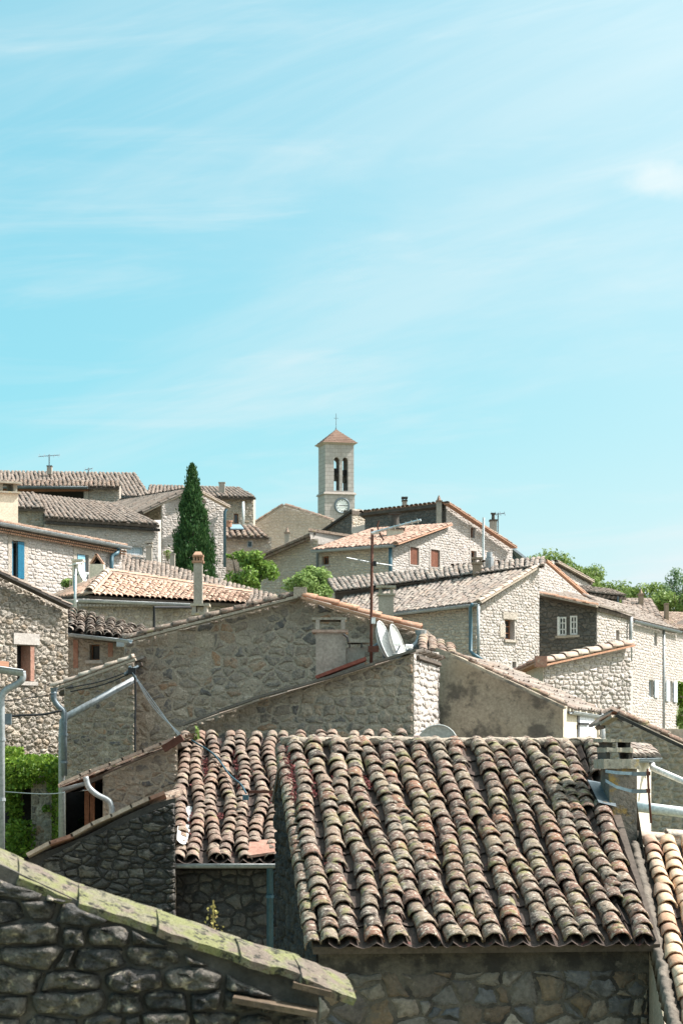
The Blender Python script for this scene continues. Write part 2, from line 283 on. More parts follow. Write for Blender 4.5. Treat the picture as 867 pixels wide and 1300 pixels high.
class MB:
    def __init__(s): s.v = []; s.f = []
    def add(s, vs, fs):
        n = len(s.v); s.v.extend([tuple(p) for p in vs]); s.f.extend([tuple(i + n for i in f) for f in fs])
    def quad(s, a, b, c, d): s.add((a, b, c, d), ((0, 1, 2, 3),))
    def hexa(s, b4, t4): s.add(list(b4) + list(t4), ((3,2,1,0),(4,5,6,7),(0,1,5,4),(1,2,6,5),(2,3,7,6),(3,0,4,7)))
    def box(s, c, x, y, z):
        c = Vector(c); x = Vector(x); y = Vector(y); z = Vector(z)
        s.hexa([c-x-y-z, c+x-y-z, c+x+y-z, c-x+y-z], [c-x-y+z, c+x-y+z, c+x+y+z, c-x+y+z])
    def abox(s, x0, x1, y0, y1, z0, z1):
        s.hexa([(x0,y0,z0),(x1,y0,z0),(x1,y1,z0),(x0,y1,z0)], [(x0,y0,z1),(x1,y0,z1),(x1,y1,z1),(x0,y1,z1)])
    def tube(s, pts, r, seg=8, caps=True, r1=None):
        pts = [Vector(p) for p in pts]; n = len(pts); base = len(s.v)
        up = Vector((0, 0, 1)); prev = None
        for i, p in enumerate(pts):
            d = (pts[min(i+1, n-1)] - pts[max(i-1, 0)]).normalized()
            if prev is None:
                a = d.cross(up)
                if a.length < .05: a = d.cross(Vector((0, 1, 0)))
                a.normalize()
            else:
                a = (prev - d * prev.dot(d)).normalized()
            prev = a; b = d.cross(a)
            rr = r if r1 is None else r + (r1 - r) * i / max(1, n - 1)
            for k in range(seg):
                an = 2 * math.pi * k / seg
                s.v.append(tuple(p + a * (rr * math.cos(an)) + b * (rr * math.sin(an))))
        for i in range(n - 1):
            for k in range(seg):
                k2 = (k + 1) % seg
                s.f.append((base+i*seg+k, base+i*seg+k2, base+(i+1)*seg+k2, base+(i+1)*seg+k))
        if caps:
            s.f.append(tuple(base + k for k in range(seg))[::-1]); s.f.append(tuple(base + (n-1)*seg + k for k in range(seg)))
    def build(s, name, mat, parent=None, smooth=False, kind=None, origin=None):
        off = wloc(parent) if parent is not None else Vector((0, 0, 0))
        if origin is not None: off = Vector(origin)
        me = bpy.data.meshes.new(name)
        me.from_pydata([(p[0]-off.x, p[1]-off.y, p[2]-off.z) for p in s.v], [], s.f); me.update()
        if smooth: me.polygons.foreach_set('use_smooth', [True] * len(me.polygons))
        o = newobj(name, me, parent, mat)
        if origin is not None: o.location = Vector(origin) - (wloc(parent) if parent is not None else Vector((0, 0, 0)))
        if kind: o['kind'] = kind
        return o
def curve_pts(pts, n=6):
    """Catmull-Rom through the points"""
    pts = [Vector(p) for p in pts]; q = [pts[0]*2-pts[1]] + pts + [pts[-1]*2-pts[-2]]; out = []
    for i in range(1, len(q) - 2):
        for k in range(n):
            t = k / n; a, b, c, d = q[i-1], q[i], q[i+1], q[i+2]
            out.append(.5 * ((2*b) + (c-a)*t + (2*a-5*b+4*c-d)*t*t + (3*b-a-3*c+d)*t**3))
    out.append(pts[-1]); return out
# ---- stones
def clip(poly, nx, ny, c):
    out = []; n = len(poly)
    for i in range(n):
        p = poly[i]; q = poly[(i+1) % n]
        dp = nx*p[0]+ny*p[1]-c; dq = nx*q[0]+ny*q[1]-c
        if dp <= 0: out.append(p)
        if (dp < 0 < dq) or (dq < 0 < dp):
            t = dp / (dp - dq); out.append((p[0]+(q[0]-p[0])*t, p[1]+(q[1]-p[1])*t))
    return out
def area(poly):
    return .5 * sum(p[0]*q[1]-q[0]*p[1] for p, q in zip(poly, poly[1:]+poly[:1]))
def rubble(poly, w, h, rng, holes=(), jit=.25, drop=.12, vary=.5):
    if area(poly) < 0: poly = poly[::-1]
    x0 = min(p[0] for p in poly); x1 = max(p[0] for p in poly); y0 = min(p[1] for p in poly); y1 = max(p[1] for p in poly)
    k = w / h; pts = []; y = y0 - h * .5; row = 0
    while y < y1 + h:
        hh = h * rng.uniform(.75, 1.3); x = x0 - w * rng.uniform(0, 1)
        while x < x1 + w:
            if rng.random() > drop: pts.append((x + rng.uniform(-jit, jit) * w * .6, (y + rng.uniform(-jit, jit) * h) * k))
            x += w * rng.uniform(.62, 1.42)
        y += hh
    wt = [(rng.random()**1.6 - .25) * vary * w * w for _ in pts]
    B = {}
    for i, p in enumerate(pts): B.setdefault((int(p[0] // w), int(p[1] // w)), []).append(i)
    cells = []; m = len(poly)
    edges = []
    for i in range(m):
        a = poly[i]; b = poly[(i+1) % m]; nx, ny = b[1]-a[1], a[0]-b[0]; edges.append((nx, ny, nx*a[0]+ny*a[1]))
    for i, p in enumerate(pts):
        if any(nx*p[0]+ny*p[1]/k-c > w * max(abs(nx), abs(ny)) * 1.2 for nx, ny, c in edges): continue
        cell = [(p[0]-1.6*w, p[1]-1.6*w), (p[0]+1.6*w, p[1]-1.6*w), (p[0]+1.6*w, p[1]+1.6*w), (p[0]-1.6*w, p[1]+1.6*w)]
        bi, bj = int(p[0] // w), int(p[1] // w)
        for di in (-2,-1,0,1,2):
            for dj in (-2,-1,0,1,2):
                if len(cell) < 3: break
                for j in B.get((bi+di, bj+dj), ()):
                    if j == i: continue
                    q = pts[j]; nx, ny = q[0]-p[0], q[1]-p[1]
                    cell = clip(cell, nx, ny, (q[0]**2+q[1]**2-p[0]**2-p[1]**2 + wt[i]-wt[j])/2)
        if len(cell) < 3: continue
        cell = [(a, b/k) for a, b in cell]
        for e in edges:
            cell = clip(cell, *e)
            if len(cell) < 3: break
        if len(cell) < 3 or area(cell) < w*h*.10: continue
        cx = sum(q[0] for q in cell)/len(cell); cy = sum(q[1] for q in cell)/len(cell); bad = False
        for (hx0, hy0, hx1, hy1) in holes:
            if hx0 < cx < hx1 and hy0 < cy < hy1: bad = True; break
            if max(q[0] for q in cell) > hx0 and min(q[0] for q in cell) < hx1 and max(q[1] for q in cell) > hy0 and min(q[1] for q in cell) < hy1:
                if cx <= hx0: cell = clip(cell, 1, 0, hx0)
                elif cx >= hx1: cell = clip(cell, -1, 0, -hx1)
                elif cy <= hy0: cell = clip(cell, 0, 1, hy0)
                else: cell = clip(cell, 0, -1, -hy1)
                if len(cell) < 3 or area(cell) < w*h*.08: bad = True; break
        if not bad: cells.append(cell)
    return cells
def stone_mesh(cell, gap, proud, rng, X, Z, n, O, rough=.15, chaikin=True, sink=.02, cut=.14, ragged=0, dome=False):
    """one stone: rounded outline, bulging face; returns centre, verts (relative to the centre), faces"""
    cx = sum(q[0] for q in cell)/len(cell); cy = sum(q[1] for q in cell)/len(cell)
    # drop near-duplicate corners
    c2 = []
    for q in cell:
        if not c2 or math.hypot(q[0]-c2[-1][0], q[1]-c2[-1][1]) > gap * .6: c2.append(q)
    if len(c2) < 3: return None
    if ragged:
        o = []
        for i, p in enumerate(c2):
            q = c2[(i+1) % len(c2)]; l = math.hypot(q[0]-p[0], q[1]-p[1]); o.append(p)
            if l > gap*5:
                t = rng.uniform(.35,.65); k = rng.uniform(-ragged, ragged*.5)*l; o.append((lerp(p[0],q[0],t) - (q[1]-p[1])/l*-k, lerp(p[1],q[1],t) - (q[0]-p[0])/l*k))
        c2 = o
    if chaikin and (cut > .2 or dome):
        o = []
        for i, p in enumerate(c2):
            q = c2[(i+1) % len(c2)]; o.append((p[0]*.75+q[0]*.25, p[1]*.75+q[1]*.25)); o.append((p[0]*.25+q[0]*.75, p[1]*.25+q[1]*.75))
        c2 = o
    if chaikin:
        o = []
        for i, p in enumerate(c2):
            q = c2[(i+1) % len(c2)]
            o.append((p[0]*(1-cut)+q[0]*cut, p[1]*(1-cut)+q[1]*cut)); o.append((p[0]*cut+q[0]*(1-cut), p[1]*cut+q[1]*(1-cut)))
        c2 = o
    ring = []
    for q in c2:
        dx, dy = q[0]-cx, q[1]-cy; l = math.hypot(dx, dy) or 1e-6
        s = max(.35, (l - gap * rng.uniform(.7, 1.5)) / l); ring.append((dx*s, dy*s))
    m = len(ring); pr = proud * rng.uniform(.45, 1.35)
    vs = []
    for li, (sc, d) in enumerate(((1.06, -sink*.5), (.92, pr*.42), (.66, pr)) if dome else ((1.0, -sink), (.97, pr*.55), (.78, pr))):
        for q in ring:
            jd = d + (rng.uniform(-rough, rough) * proud if d > 0 else 0)
            if dome and li < 2: jd += rng.uniform(-.45, .3) * pr
            vs.append(X * (q[0]*sc) + Z * (q[1]*sc) + n * jd)
    vs.append(n * (pr * rng.uniform(.85, 1.2)))
    fs = []
    for r_ in range(2):
        for i in range(m):
            j = (i+1) % m; fs.append((r_*m+i, r_*m+j, (r_+1)*m+j, (r_+1)*m+i))
    for i in range(m): fs.append((2*m+i, 2*m+(i+1) % m, 3*m))
    return O + X*cx + Z*cy, vs, fs
def craggy_mesh(cell, gap, proud, rng, X, Z, n, O):
    """a rough-hewn block: more rings, broken by noise"""
    cx = sum(q[0] for q in cell)/len(cell); cy = sum(q[1] for q in cell)/len(cell); per = []
    m = 18; L = [math.hypot(b[0]-a[0], b[1]-a[1]) for a, b in zip(cell, cell[1:]+cell[:1])]; T = sum(L)
    for k in range(m):
        t = T*k/m; i = 0
        while t > L[i] and i < len(L)-1: t -= L[i]; i += 1
        a = cell[i]; b = cell[(i+1) % len(cell)]; per.append((lerp(a[0],b[0],t/max(L[i],1e-6))-cx, lerp(a[1],b[1],t/max(L[i],1e-6))-cy))
    off = Vector((rng.uniform(0,90), rng.uniform(0,90), rng.uniform(0,90))); pr = proud*rng.uniform(.5,1.35); tilt = (rng.uniform(-.35,.35), rng.uniform(-.1,.5)); vs = []
    for sc, d in ((1.04,-.03),(.97,.22),(.90,.68),(.74,.92),(.50,1.0),(.22,1.0)):
        for q in per:
            l = math.hypot(*q) or 1e-6; s_ = max(.3,(l-gap*1.1)/l)*sc; x, y = q[0]*s_, q[1]*s_
            w = noise.fractal(Vector((x*11,y*17,0))+off, 1.0, 2.1, 4); w2 = noise.fractal(Vector((x*34,y*34,7))+off, 1.0, 2, 3)
            dd = -.03 if d < 0 else pr*d*(1 + tilt[0]*x*5 + tilt[1]*y*9) + proud*(.62*w + .40*w2)*(.75+.25*d)
            vs.append(X*(x*(1+.05*w2)) + Z*(y*(1+.07*w)) + n*dd)
    vs.append(n*pr); fs = []
    for r_ in range(5):
        for i in range(m): j = (i+1) % m; fs.append((r_*m+i, r_*m+j, (r_+1)*m+j, (r_+1)*m+i))
    for i in range(m): fs.append((5*m+i, 5*m+(i+1) % m, 6*m))
    return O + X*cx + Z*cy, vs, fs
class Wall:
    pass
def wall(house, a, b, top, zb, th=.4, mortar='mortar_grey', stone=None, openings=(), name='wall', reveal=None):
    """A wall standing on the plan line a-b ((pixel column, distance) each, left to right as seen), its top through the points `top` (pixel column, row), its foot at height zb.
    stone = dict(mat, w, h, parts, gap, proud, zs): rubble facing."""
    W = Wall(); ax, ay = XY(*a); bx, by = XY(*b); L = math.hypot(bx-ax, by-ay); dx, dy = (bx-ax)/L, (by-ay)/L
    W.O = Vector((ax, ay, 0)); W.X = Vector((dx, dy, 0)); W.Z = Vector((0, 0, 1)); W.n = Vector((dy, -dx, 0)); W.L = L; W.house = house
    def sz(u, v):
        k = (u - CU) / F; s = (k*ay - ax) / (dx - k*dy); y = ay + s*dy
        return s, (YH - v) / F * y
    W.sz = sz; W.p = lambda s, z, d=0: W.O + W.X*s + W.Z*z + W.n*d
    tp = [sz(u, v) for u, v in top]; tp[0] = (0.0, tp[0][1]); tp[-1] = (L, tp[-1][1])
    def topz(s):
        for (s0, z0), (s1, z1) in zip(tp, tp[1:]):
            if s <= s1 + 1e-9: return z0 + (z1-z0) * (s-s0) / max(1e-9, s1-s0)
        return tp[-1][1]
    W.topz = topz
    holes = []
    for (u0, v0, u1, v1) in openings:
        s0, _ = sz(u0, v0); s1, _ = sz(u1, v1); um = (u0+u1)/2; holes.append((s0, sz(um, v1)[1], s1, sz(um, v0)[1]))
    W.holes = holes; m = MB()
    brk = sorted(set([s for s, _ in tp] + [h[0] for h in holes] + [h[2] for h in holes]))
    mt = min(th, L*.3); pb = lambda q, z: W.p(min(max(q, mt), L-mt), z, -th)   # mitred inner face
    pt = lambda q: W.p(min(max(q, mt), L-mt), topz(min(max(q, mt), L-mt)), -th)
    for s0, s1 in zip(brk, brk[1:]):
        if s1 - s0 < 1e-6: continue
        sm = (s0+s1)/2; hs = sorted([h for h in holes if h[0] <= sm <= h[2]], key=lambda h: h[1])
        lo = zb; spans = []
        for h in hs: spans.append((lo, lo, h[1], h[1])); lo = h[3]
        spans.append((lo, lo, topz(s0), topz(s1)))
        for (l0, l1, t0, t1) in spans:
            m.quad(W.p(s0,l0), W.p(s1,l1), W.p(s1,t1), W.p(s0,t0))
            m.quad(pb(s1,l1), pb(s0,l0), pb(s0,min(t0, topz(min(max(s0, mt), L-mt)))), pb(s1,min(t1, topz(min(max(s1, mt), L-mt)))))
        m.quad(W.p(s0,topz(s0)), W.p(s1,topz(s1)), pt(s1), pt(s0))
    for (s0, z0, s1, z1) in holes:
        m.quad(W.p(s0,z0), W.p(s0,z0,-th), W.p(s1,z0,-th), W.p(s1,z0))
        m.quad(W.p(s0,z1), W.p(s1,z1), W.p(s1,z1,-th), W.p(s0,z1,-th))
        m.quad(W.p(s0,z0), W.p(s0,z1), W.p(s0,z1,-th), W.p(s0,z0,-th))
        m.quad(W.p(s1,z0), W.p(s1,z0,-th), W.p(s1,z1,-th), W.p(s1,z1))
    m.quad(W.p(0,zb), W.p(0,topz(0)), pt(0), pb(0,zb))
    m.quad(W.p(L,zb), pb(L,zb), pt(L), W.p(L,topz(L)))
    W.obj = m.build(name, mortar, house)
    if stone: face_stones(W, tp, stone, zb)
    return W
SEED = [1]
def face_stones(W, tp, st, zb):
    SEED[0] += 1; rng = random.Random(SEED[0] * 77)
    zs = st.get('zs', zb); inset = st.get('inset', .02); L = W.L
    s_lo = st.get('s0', 0.0); s_hi = st.get('s1', L)
    poly = [(s_lo, zs), (s_hi, zs), (s_hi, W.topz(s_hi) - inset)] + [(s, z - inset) for s, z in reversed(tp) if s_lo + .01 < s < s_hi - .01] + [(s_lo, W.topz(s_lo) - inset)]
    fine_ = st['mat'] in ('stone_pale', 'stone_shadow') and 'k' not in st; kk = st.get('k', .60 if fine_ else .72); w, h = st['w'] * kk * (1.12 if fine_ else 1), st['h'] * kk; gap = st.get('gap', .012); proud = st.get('proud', .03) * (.62 if st['mat'] == 'stone_pale' else 1)
    mg = st.get('hole_margin', 0)
    holes = [(a-mg, b-mg, c+mg, d+mg) for a, b, c, d in W.holes] + [tuple(x) for x in st.get('skip', ())]
    cells = rubble(poly, w, h, rng, holes, (.17 if fine_ else st.get('jit', .25)), st.get('drop', .12), st.get('vary', .35 if fine_ else .5))
    out = []
    for c in cells:
        if rng.random() < st.get('miss', 0): continue
        r = craggy_mesh(c, gap, proud, rng, W.X, W.Z, W.n, W.O) if st.get('craggy') else stone_mesh(c, gap, proud, rng, W.X, W.Z, W.n, W.O, st.get('rough', .15), st.get('chaikin', True), st.get('sink', .02), st.get('cut', .14), st.get('ragged', .14), st.get('dome', st['mat'] in ('stone_grey', 'stone_warm', 'stone_under_eave', 'stone_brown', 'stone_dark', 'stone_soot')))
        if r: out.append(r)
    host = W.obj; off = wloc(host); n_parts = 0
    if st.get('parts'):
        if len(out) > 300:
            # the ones nearest the picture centre of the wall stay single
            out.sort(key=lambda r: r[0].z, reverse=True)
        single, rest = out[:300], out[300:]
        for c, vs, fs in single:
            me = bpy.data.meshes.new('stone'); me.from_pydata([tuple(v) for v in vs], [], fs); me.update()
            me.polygons.foreach_set('use_smooth', [True]*len(fs)); me.materials.append(MATS[st['mat']])
            o = bpy.data.objects.new('stone', me); COL.objects.link(o); o.parent = host; o.location = c - off
    else: rest = out
    if rest:
        m = MB()
        for c, vs, fs in rest: m.add([c+v for v in vs], fs)
        m.build('stone_facing', st['mat'], host, smooth=True, kind='stuff')
def body(house, plan, zb, zt, mat='mortar_grey', name='inner_wall', inset=.45):
    """the closed inside block of a house: plan corners (pixel column, distance), anticlockwise from above"""
    pts = [Vector((*XY(*p), 0)) for p in plan]; c = sum(pts, Vector()) / len(pts)
    q = [p + (c-p).normalized() * inset for p in pts]; n = len(q); m = MB()
    m.add([(p.x,p.y,zb) for p in q] + [(p.x,p.y,zt) for p in q], [tuple(range(n))[::-1], tuple(range(n,2*n))] + [(i,(i+1)%n,(i+1)%n+n,i+n) for i in range(n)])
    return m.build(name, mat, house)
# ---- tiles
def tile_local(rng, seg=8, chip=.05, rings=(0, .5, 1.0), thick=.085, upper=.80):
    vs = []; fs = []
    for layer in (0, 1):
        for yi, y in enumerate(rings):
            sc = upper + (1-upper)*y
            for k in range(seg+1):
                a = math.pi * (k/seg); rr = .5*sc - (thick if layer else 0)
                x = -math.cos(a)*rr; z = math.sin(a)*rr*.92
                yy = y + (rng.uniform(-chip, chip) * (.6 + .4*math.sin(3*a+rng.random())) if y in (0, 1.0) else 0)
                vs.append((x + rng.uniform(-.012,.012), yy, z + rng.uniform(-.012,.012)))
    nr = len(rings); s1 = seg+1; off = nr*s1
    for r_ in range(nr-1):
        for k in range(seg):
            a = r_*s1+k; fs.append((a, a+s1, a+s1+1, a+1)); b = off+a; fs.append((b, b+1, b+s1+1, b+s1))
    for k in range(seg):
        a = (nr-1)*s1+k; fs.append((a, a+off, a+off+1, a+1)); a = k; fs.append((a, a+1, a+off+1, a+off))
    for r_ in range(nr-1):
        a = r_*s1; fs.append((a, a+off, a+off+s1, a+s1)); a = r_*s1+seg; fs.append((a, a+s1, a+off+s1, a+off))
    return vs, fs
_r = random.Random(5)
TILE_VARS = [tile_local(_r) for _ in range(10)]
def tile_simple(seg=5):
    vs = []; fs = []
    for y, sc in ((0, .92), (1, 1.0)):
        for k in range(seg+1):
            a = math.pi*k/seg; vs.append((-math.cos(a)*.5*sc, y, math.sin(a)*.46*sc))
    for k in range(seg): fs.append((k, k+seg+1, k+seg+2, k+1))
    # the lower end shows the lip and the mortar inside it
    b = len(vs)
    for k in range(seg+1):
        a = math.pi*k/seg; vs.append((-math.cos(a)*.5, 1.001, math.sin(a)*.46))
    fs.append(tuple(range(b, b+seg+1)))
    return np.array(vs), fs
TS_V, TS_F = tile_simple()
TILE_MESH = {}
def tile_meshes(mat):
    if mat not in TILE_MESH:
        out = []
        for vs, fs in TILE_VARS:
            me = bpy.data.meshes.new('roof_tile'); me.from_pydata(vs, [], fs); me.update()
            me.polygons.foreach_set('use_smooth', [True]*len(fs)); me.materials.append(MATS[mat]); out.append(me)
        TILE_MESH[mat] = out
    return TILE_MESH[mat]
def place_tiles(host, tiles, mat, parts, name='roof_tile', seed=3, zs=1.0):
    """tiles: (upper end, across, down, normal, width, length). Singles first (nearest ones), the rest joined."""
    rng = random.Random(seed); off = wloc(host)
    single, rest = [], tiles
    if parts:
        t2 = sorted(tiles, key=lambda t: t[0].y); single, rest = t2[:300], t2[300:]
    for (p, x, d, n, w, l) in single:
        me = rng.choice(tile_meshes(mat)); o = bpy.data.objects.new(name, me); COL.objects.link(o); o.parent = host
        wz = w*zs; M = Matrix(((x.x*w, d.x*l, n.x*wz, p.x-off.x), (x.y*w, d.y*l, n.y*wz, p.y-off.y), (x.z*w, d.z*l, n.z*wz, p.z-off.z), (0,0,0,1)))
        o.matrix_basis = M
    if rest:
        V = []; Fc = []; base = 0
        for (p, x, d, n, w, l) in rest:
            if parts:
                vs, fs = rng.choice(TILE_VARS); vs = np.array(vs)
            else: vs, fs = TS_V, TS_F
            A = np.array((tuple(x*w), tuple(d*l), tuple(n*(w*zs if parts else w*.66)))); V.append(vs @ A + np.array(tuple(p))); Fc += [tuple(i+base for i in f) for f in fs]; base += len(vs)
        m = MB(); m.v = [tuple(q) for q in np.concatenate(V)]; m.f = Fc
        m.build(name + 's', mat, host, smooth=True, kind='stuff')
def ortho(x, d):
    d = d.normalized(); n = x.cross(d * -1).normalized()
    x = (d * -1).cross(n).normalized() * 1
    return x, d, n
def roof(house, el, er, rr, rl, mat='tile_brown', s=.22, e=.30, parts=False, deck='tile_deck', thick=.10, wob=.02, name='roof', seed=0, cols=None, channel=False, over=.06, tilew=.88, jit=1.0, tilt=None, zs=1.0):
    """Canal-tiled plane from the eave (el, er) up to the ridge (rl, rr), corners given left and right as seen from outside."""
    SEED[0] += 1; rng = random.Random(SEED[0]*31 + seed)
    N = (er-el).cross(rl-el).normalized()
    if N.z < 0: N = -N
    m = MB(); dn = N * -.03; bt = N * -(.03+thick)
    m.hexa([el+bt, er+bt, rr+bt, rl+bt], [el+dn, er+dn, rr+dn, rl+dn])
    ro = m.build(name, deck, house)
    n = max(2, round(((er-el).length + (rr-rl).length) / 2 / s))
    if cols is None: cols = [((i+.5)/n, (i+.5)/n, 0, 1) for i in range(n)]
    tiles = []
    for (tt, tb, f0, f1) in cols:
        A = lerp(rl, rr, tt); B = lerp(el, er, tb); L = (B-A).length; dd = (B-A)/L
        width = lerp((rr-rl).length, (er-el).length, .5) / len(cols) * tilew if cols is None else s*tilew
        k = 0; pos = 0.0; ph = rng.uniform(0, 6); am = wob * rng.uniform(.4, 1.3)
        end = L*f1 + over; start = L*f0
        # from the eave upwards
        pos = end
        while pos > start + e*.3:
            ex = e * rng.uniform(.86, 1.14); ln = ex * 1.5
            up = max(pos - ln, start - .1)
            off = math.sin(ph + pos*1.7) * am
            ang = rng.uniform(-.085, .085) * jit + math.cos(ph + pos*1.7) * am * 1.2
            across = (er-el).normalized()
            d2 = (dd + across*ang + N * ((tilt if tilt is not None else .075 if parts else .018) + rng.uniform(-.02, .02)*jit*(1 if parts else .5))).normalized()
            x2, d3, n2 = ortho(across + N * rng.uniform(-.05, .05)*jit, d2)
            p = A + dd*up + across*(off + rng.uniform(-.006,.006)*jit) + N*(.004 + rng.uniform(0, .008)*jit)
            tiles.append((p, x2, d3, n2, width * rng.uniform(.91, 1.08), pos - up))
            pos -= ex
    if channel:
        ch = MB(); cc = sorted(cols, key=lambda c: c[0])
        for c0, c1 in zip(cc, cc[1:]):
            for k in range(12):
                for (ta, tb_) in ((k/12, (k+1)/12 + .01),):
                    row = []
                    for q in range(5):
                        w = q/4; dz = .03 - .06*math.sin(math.pi*w)
                        a = lerp(lerp(rl, rr, lerp(c0[0], c1[0], w)), lerp(el, er, lerp(c0[1], c1[1], w)), ta)
                        b = lerp(lerp(rl, rr, lerp(c0[0], c1[0], w)), lerp(el, er, lerp(c0[1], c1[1], w)) + (lerp(el,er,.5)-lerp(rl,rr,.5)).normalized()*(over if k == 11 else 0), tb_)
                        row.append((a + N*(dz+.005), b + N*(dz+.03)))
                    for q in range(4): ch.quad(row[q][0], row[q+1][0], row[q+1][1], row[q][1])
        ch.build('channel_tiles', 'tile_under', ro, smooth=True, kind='stuff')
    place_tiles(ro, tiles, mat, parts, seed=SEED[0], zs=zs)
    return ro
def verge(house, p0, p1, mat='tile_brown', r=.10, e=.30, parts=False, name='verge_tile', lift=0.0, base=True, basew=.16, basemat='mortar_grey', jit=1.0):
    """a row of half-round tiles laid along a line, lower end p0, upper end p1, bedded on mortar"""
    SEED[0] += 1; rng = random.Random(SEED[0]*13)
    d = (p0-p1); L = d.length; d = d/L; side = Vector((0,0,1)).cross(d)
    side = Vector((d.y, -d.x, 0)) if side.length < 1e-4 else side.normalized()
    side = -side if side.cross(d * -1).z < 0 else side
    x, dd, n = ortho(side, d); tiles = []; pos = L
    holder = None
    m = MB(); c = (p0+p1)/2 + n*(lift-.03); m.box(c, side*basew*.42, d*L*.5, n*.022); holder = m.build('verge_bed', basemat, house)
    while pos > .05:
        ex = e*rng.uniform(.85, 1.15); up = max(0.0, pos - ex*1.35)
        d2 = (d + n*.05 + x*rng.uniform(-.04,.04)*jit).normalized(); x2, d3, n2 = ortho(x, d2)
        tiles.append((p1 + d*up + n*(lift + rng.uniform(0,.012)*jit), x2, d3, n2, 2*r*rng.uniform(.93,1.07), pos-up)); pos -= ex
    place_tiles(holder, tiles, mat, parts, name=name, seed=SEED[0])
    return holder
def gutter(house, p0, p1, r=.07, mat='zinc', name='gutter'):
    m = MB(); p0 = Vector(p0); p1 = Vector(p1); d = (p1-p0).normalized(); a = Vector((d.y, -d.x, 0)).normalized(); up = Vector((0,0,1)); seg = 8
    for rr, fl in ((r, 1), (r*.86, -1)):
        b = len(m.v)
        for p in (p0, p1):
            for k in range(seg+1):
                an = math.pi*k/seg; m.v.append(tuple(p + a*(math.cos(an)*rr) - up*(math.sin(an)*rr)))
        for k in range(seg):
            f = (b+k, b+k+1, b+seg+2+k, b+seg+1+k); m.f.append(f if fl > 0 else f[::-1])
    for s_ in (0, seg):
        for_ = (s_, seg+1+s_, 3*(seg+1)+s_, 2*(seg+1)+s_); m.f.append(for_)
    m.tube([p0 + a*r, p1 + a*r], r*.14, 6)
    return m.build(name, mat, house, smooth=True)
def pipe(house, pts, r=.05, mat='zinc', name='downpipe', seg=10, brackets=0):
    m = MB(); m.tube(pts, r, seg); o = m.build(name, mat, house, smooth=True)
    if brackets:
        pts = [Vector(p) for p in pts]; a, b = pts[-2], pts[-1]
        for k in range(brackets):
            t = (k+.5)/brackets; p = lerp(a, b, t); mm = MB(); mm.tube([p - (b-a).normalized()*.02, p + (b-a).normalized()*.02], r*1.22, seg); mm.build('pipe_clip', mat, o)
    return o
def window(W, i, frame='paint_white', glass='glass_dark', bars=(0, 0), depth=.16, fw=.05, name='window', double=False, sill=None, lintel=None, surround=None, sw=.12):
    s0, z0, s1, z1 = W.holes[i]; h = W.house; m = MB(); X, Z, n = W.X, W.Z, W.n
    def bar(sa, sb, za, zb, d=-depth, t=.03): m.box(W.p((sa+sb)/2, (za+zb)/2, d), X*((sb-sa)/2), n*t, Z*((zb-za)/2))
    e = .004
    bar(s0+e, s0+fw, z0+e, z1-e); bar(s1-fw, s1-e, z0+e, z1-e); bar(s0+fw, s1-fw, z0+e, z0+fw); bar(s0+fw, s1-fw, z1-fw, z1-e)
    for k in range(bars[0]):
        s = s0 + (s1-s0)*(k+1)/(bars[0]+1); b = fw*(.9 if (double and k == bars[0]//2) else .3); bar(s-b, s+b, z0+fw, z1-fw, -depth, .026)
    for k in range(bars[1]):
        z = z0 + (z1-z0)*(k+1)/(bars[1]+1); b = fw*.3; bar(s0+fw, s1-fw, z-b, z+b, -depth, .023)
    o = m.build(name, frame, h)
    m = MB(); m.box(W.p((s0+s1)/2, (z0+z1)/2, -depth-.012), X*((s1-s0)/2-fw*.5), n*.006, Z*((z1-z0)/2-fw*.5)); m.build('pane', glass, o)
    if sill: m = MB(); m.box(W.p((s0+s1)/2, z0-.04, .01), X*((s1-s0)/2+.08), n*.06, Z*.038); m.build('sill', sill, o)
    if lintel: m = MB(); m.box(W.p((s0+s1)/2, z1+.11, -.01), X*((s1-s0)/2+.14), n*.045, Z*.105); m.build('lintel', lintel, h)
    if surround:
        m = MB()
        for sa, sb, za, zb in ((s0-sw, s0-.003, z0, z1+.003), (s1+.003, s1+sw, z0, z1+.003), (s0-sw, s1+sw, z1+.004, z1+sw*1.3), (s0-sw, s1+sw, z0-sw*.6, z0-.003)):
            m.box(W.p((sa+sb)/2, (za+zb)/2, .0), X*((sb-sa)/2), n*.03, Z*((zb-za)/2))
        m.build('surround', surround, h)
    return o
def shutter(W, sa, sb, za, zb, mat, d=.04, boards=4, name='shutter', swing=0.0):
    """board shutter against the wall (or swung out by `swing` radians about its edge sa)"""
    m = MB(); X = (W.X*math.cos(swing) + W.n*math.sin(swing)); nn = (W.n*math.cos(swing) - W.X*math.sin(swing)); o0 = W.p(sa, 0, d); w = (sb-sa)/boards
    for k in range(boards):
        m.box(o0 + X*(w*(k+.5)) + W.Z*((za+zb)/2), X*(w*.47), nn*.018, W.Z*((zb-za)/2))
    for z in (za + (zb-za)*.15, za + (zb-za)*.85):
        m.box(o0 + X*((sb-sa)/2) + W.Z*z - nn*.025, X*((sb-sa)*.48), nn*.008, W.Z*.04)
    return m.build(name, mat, W.house)
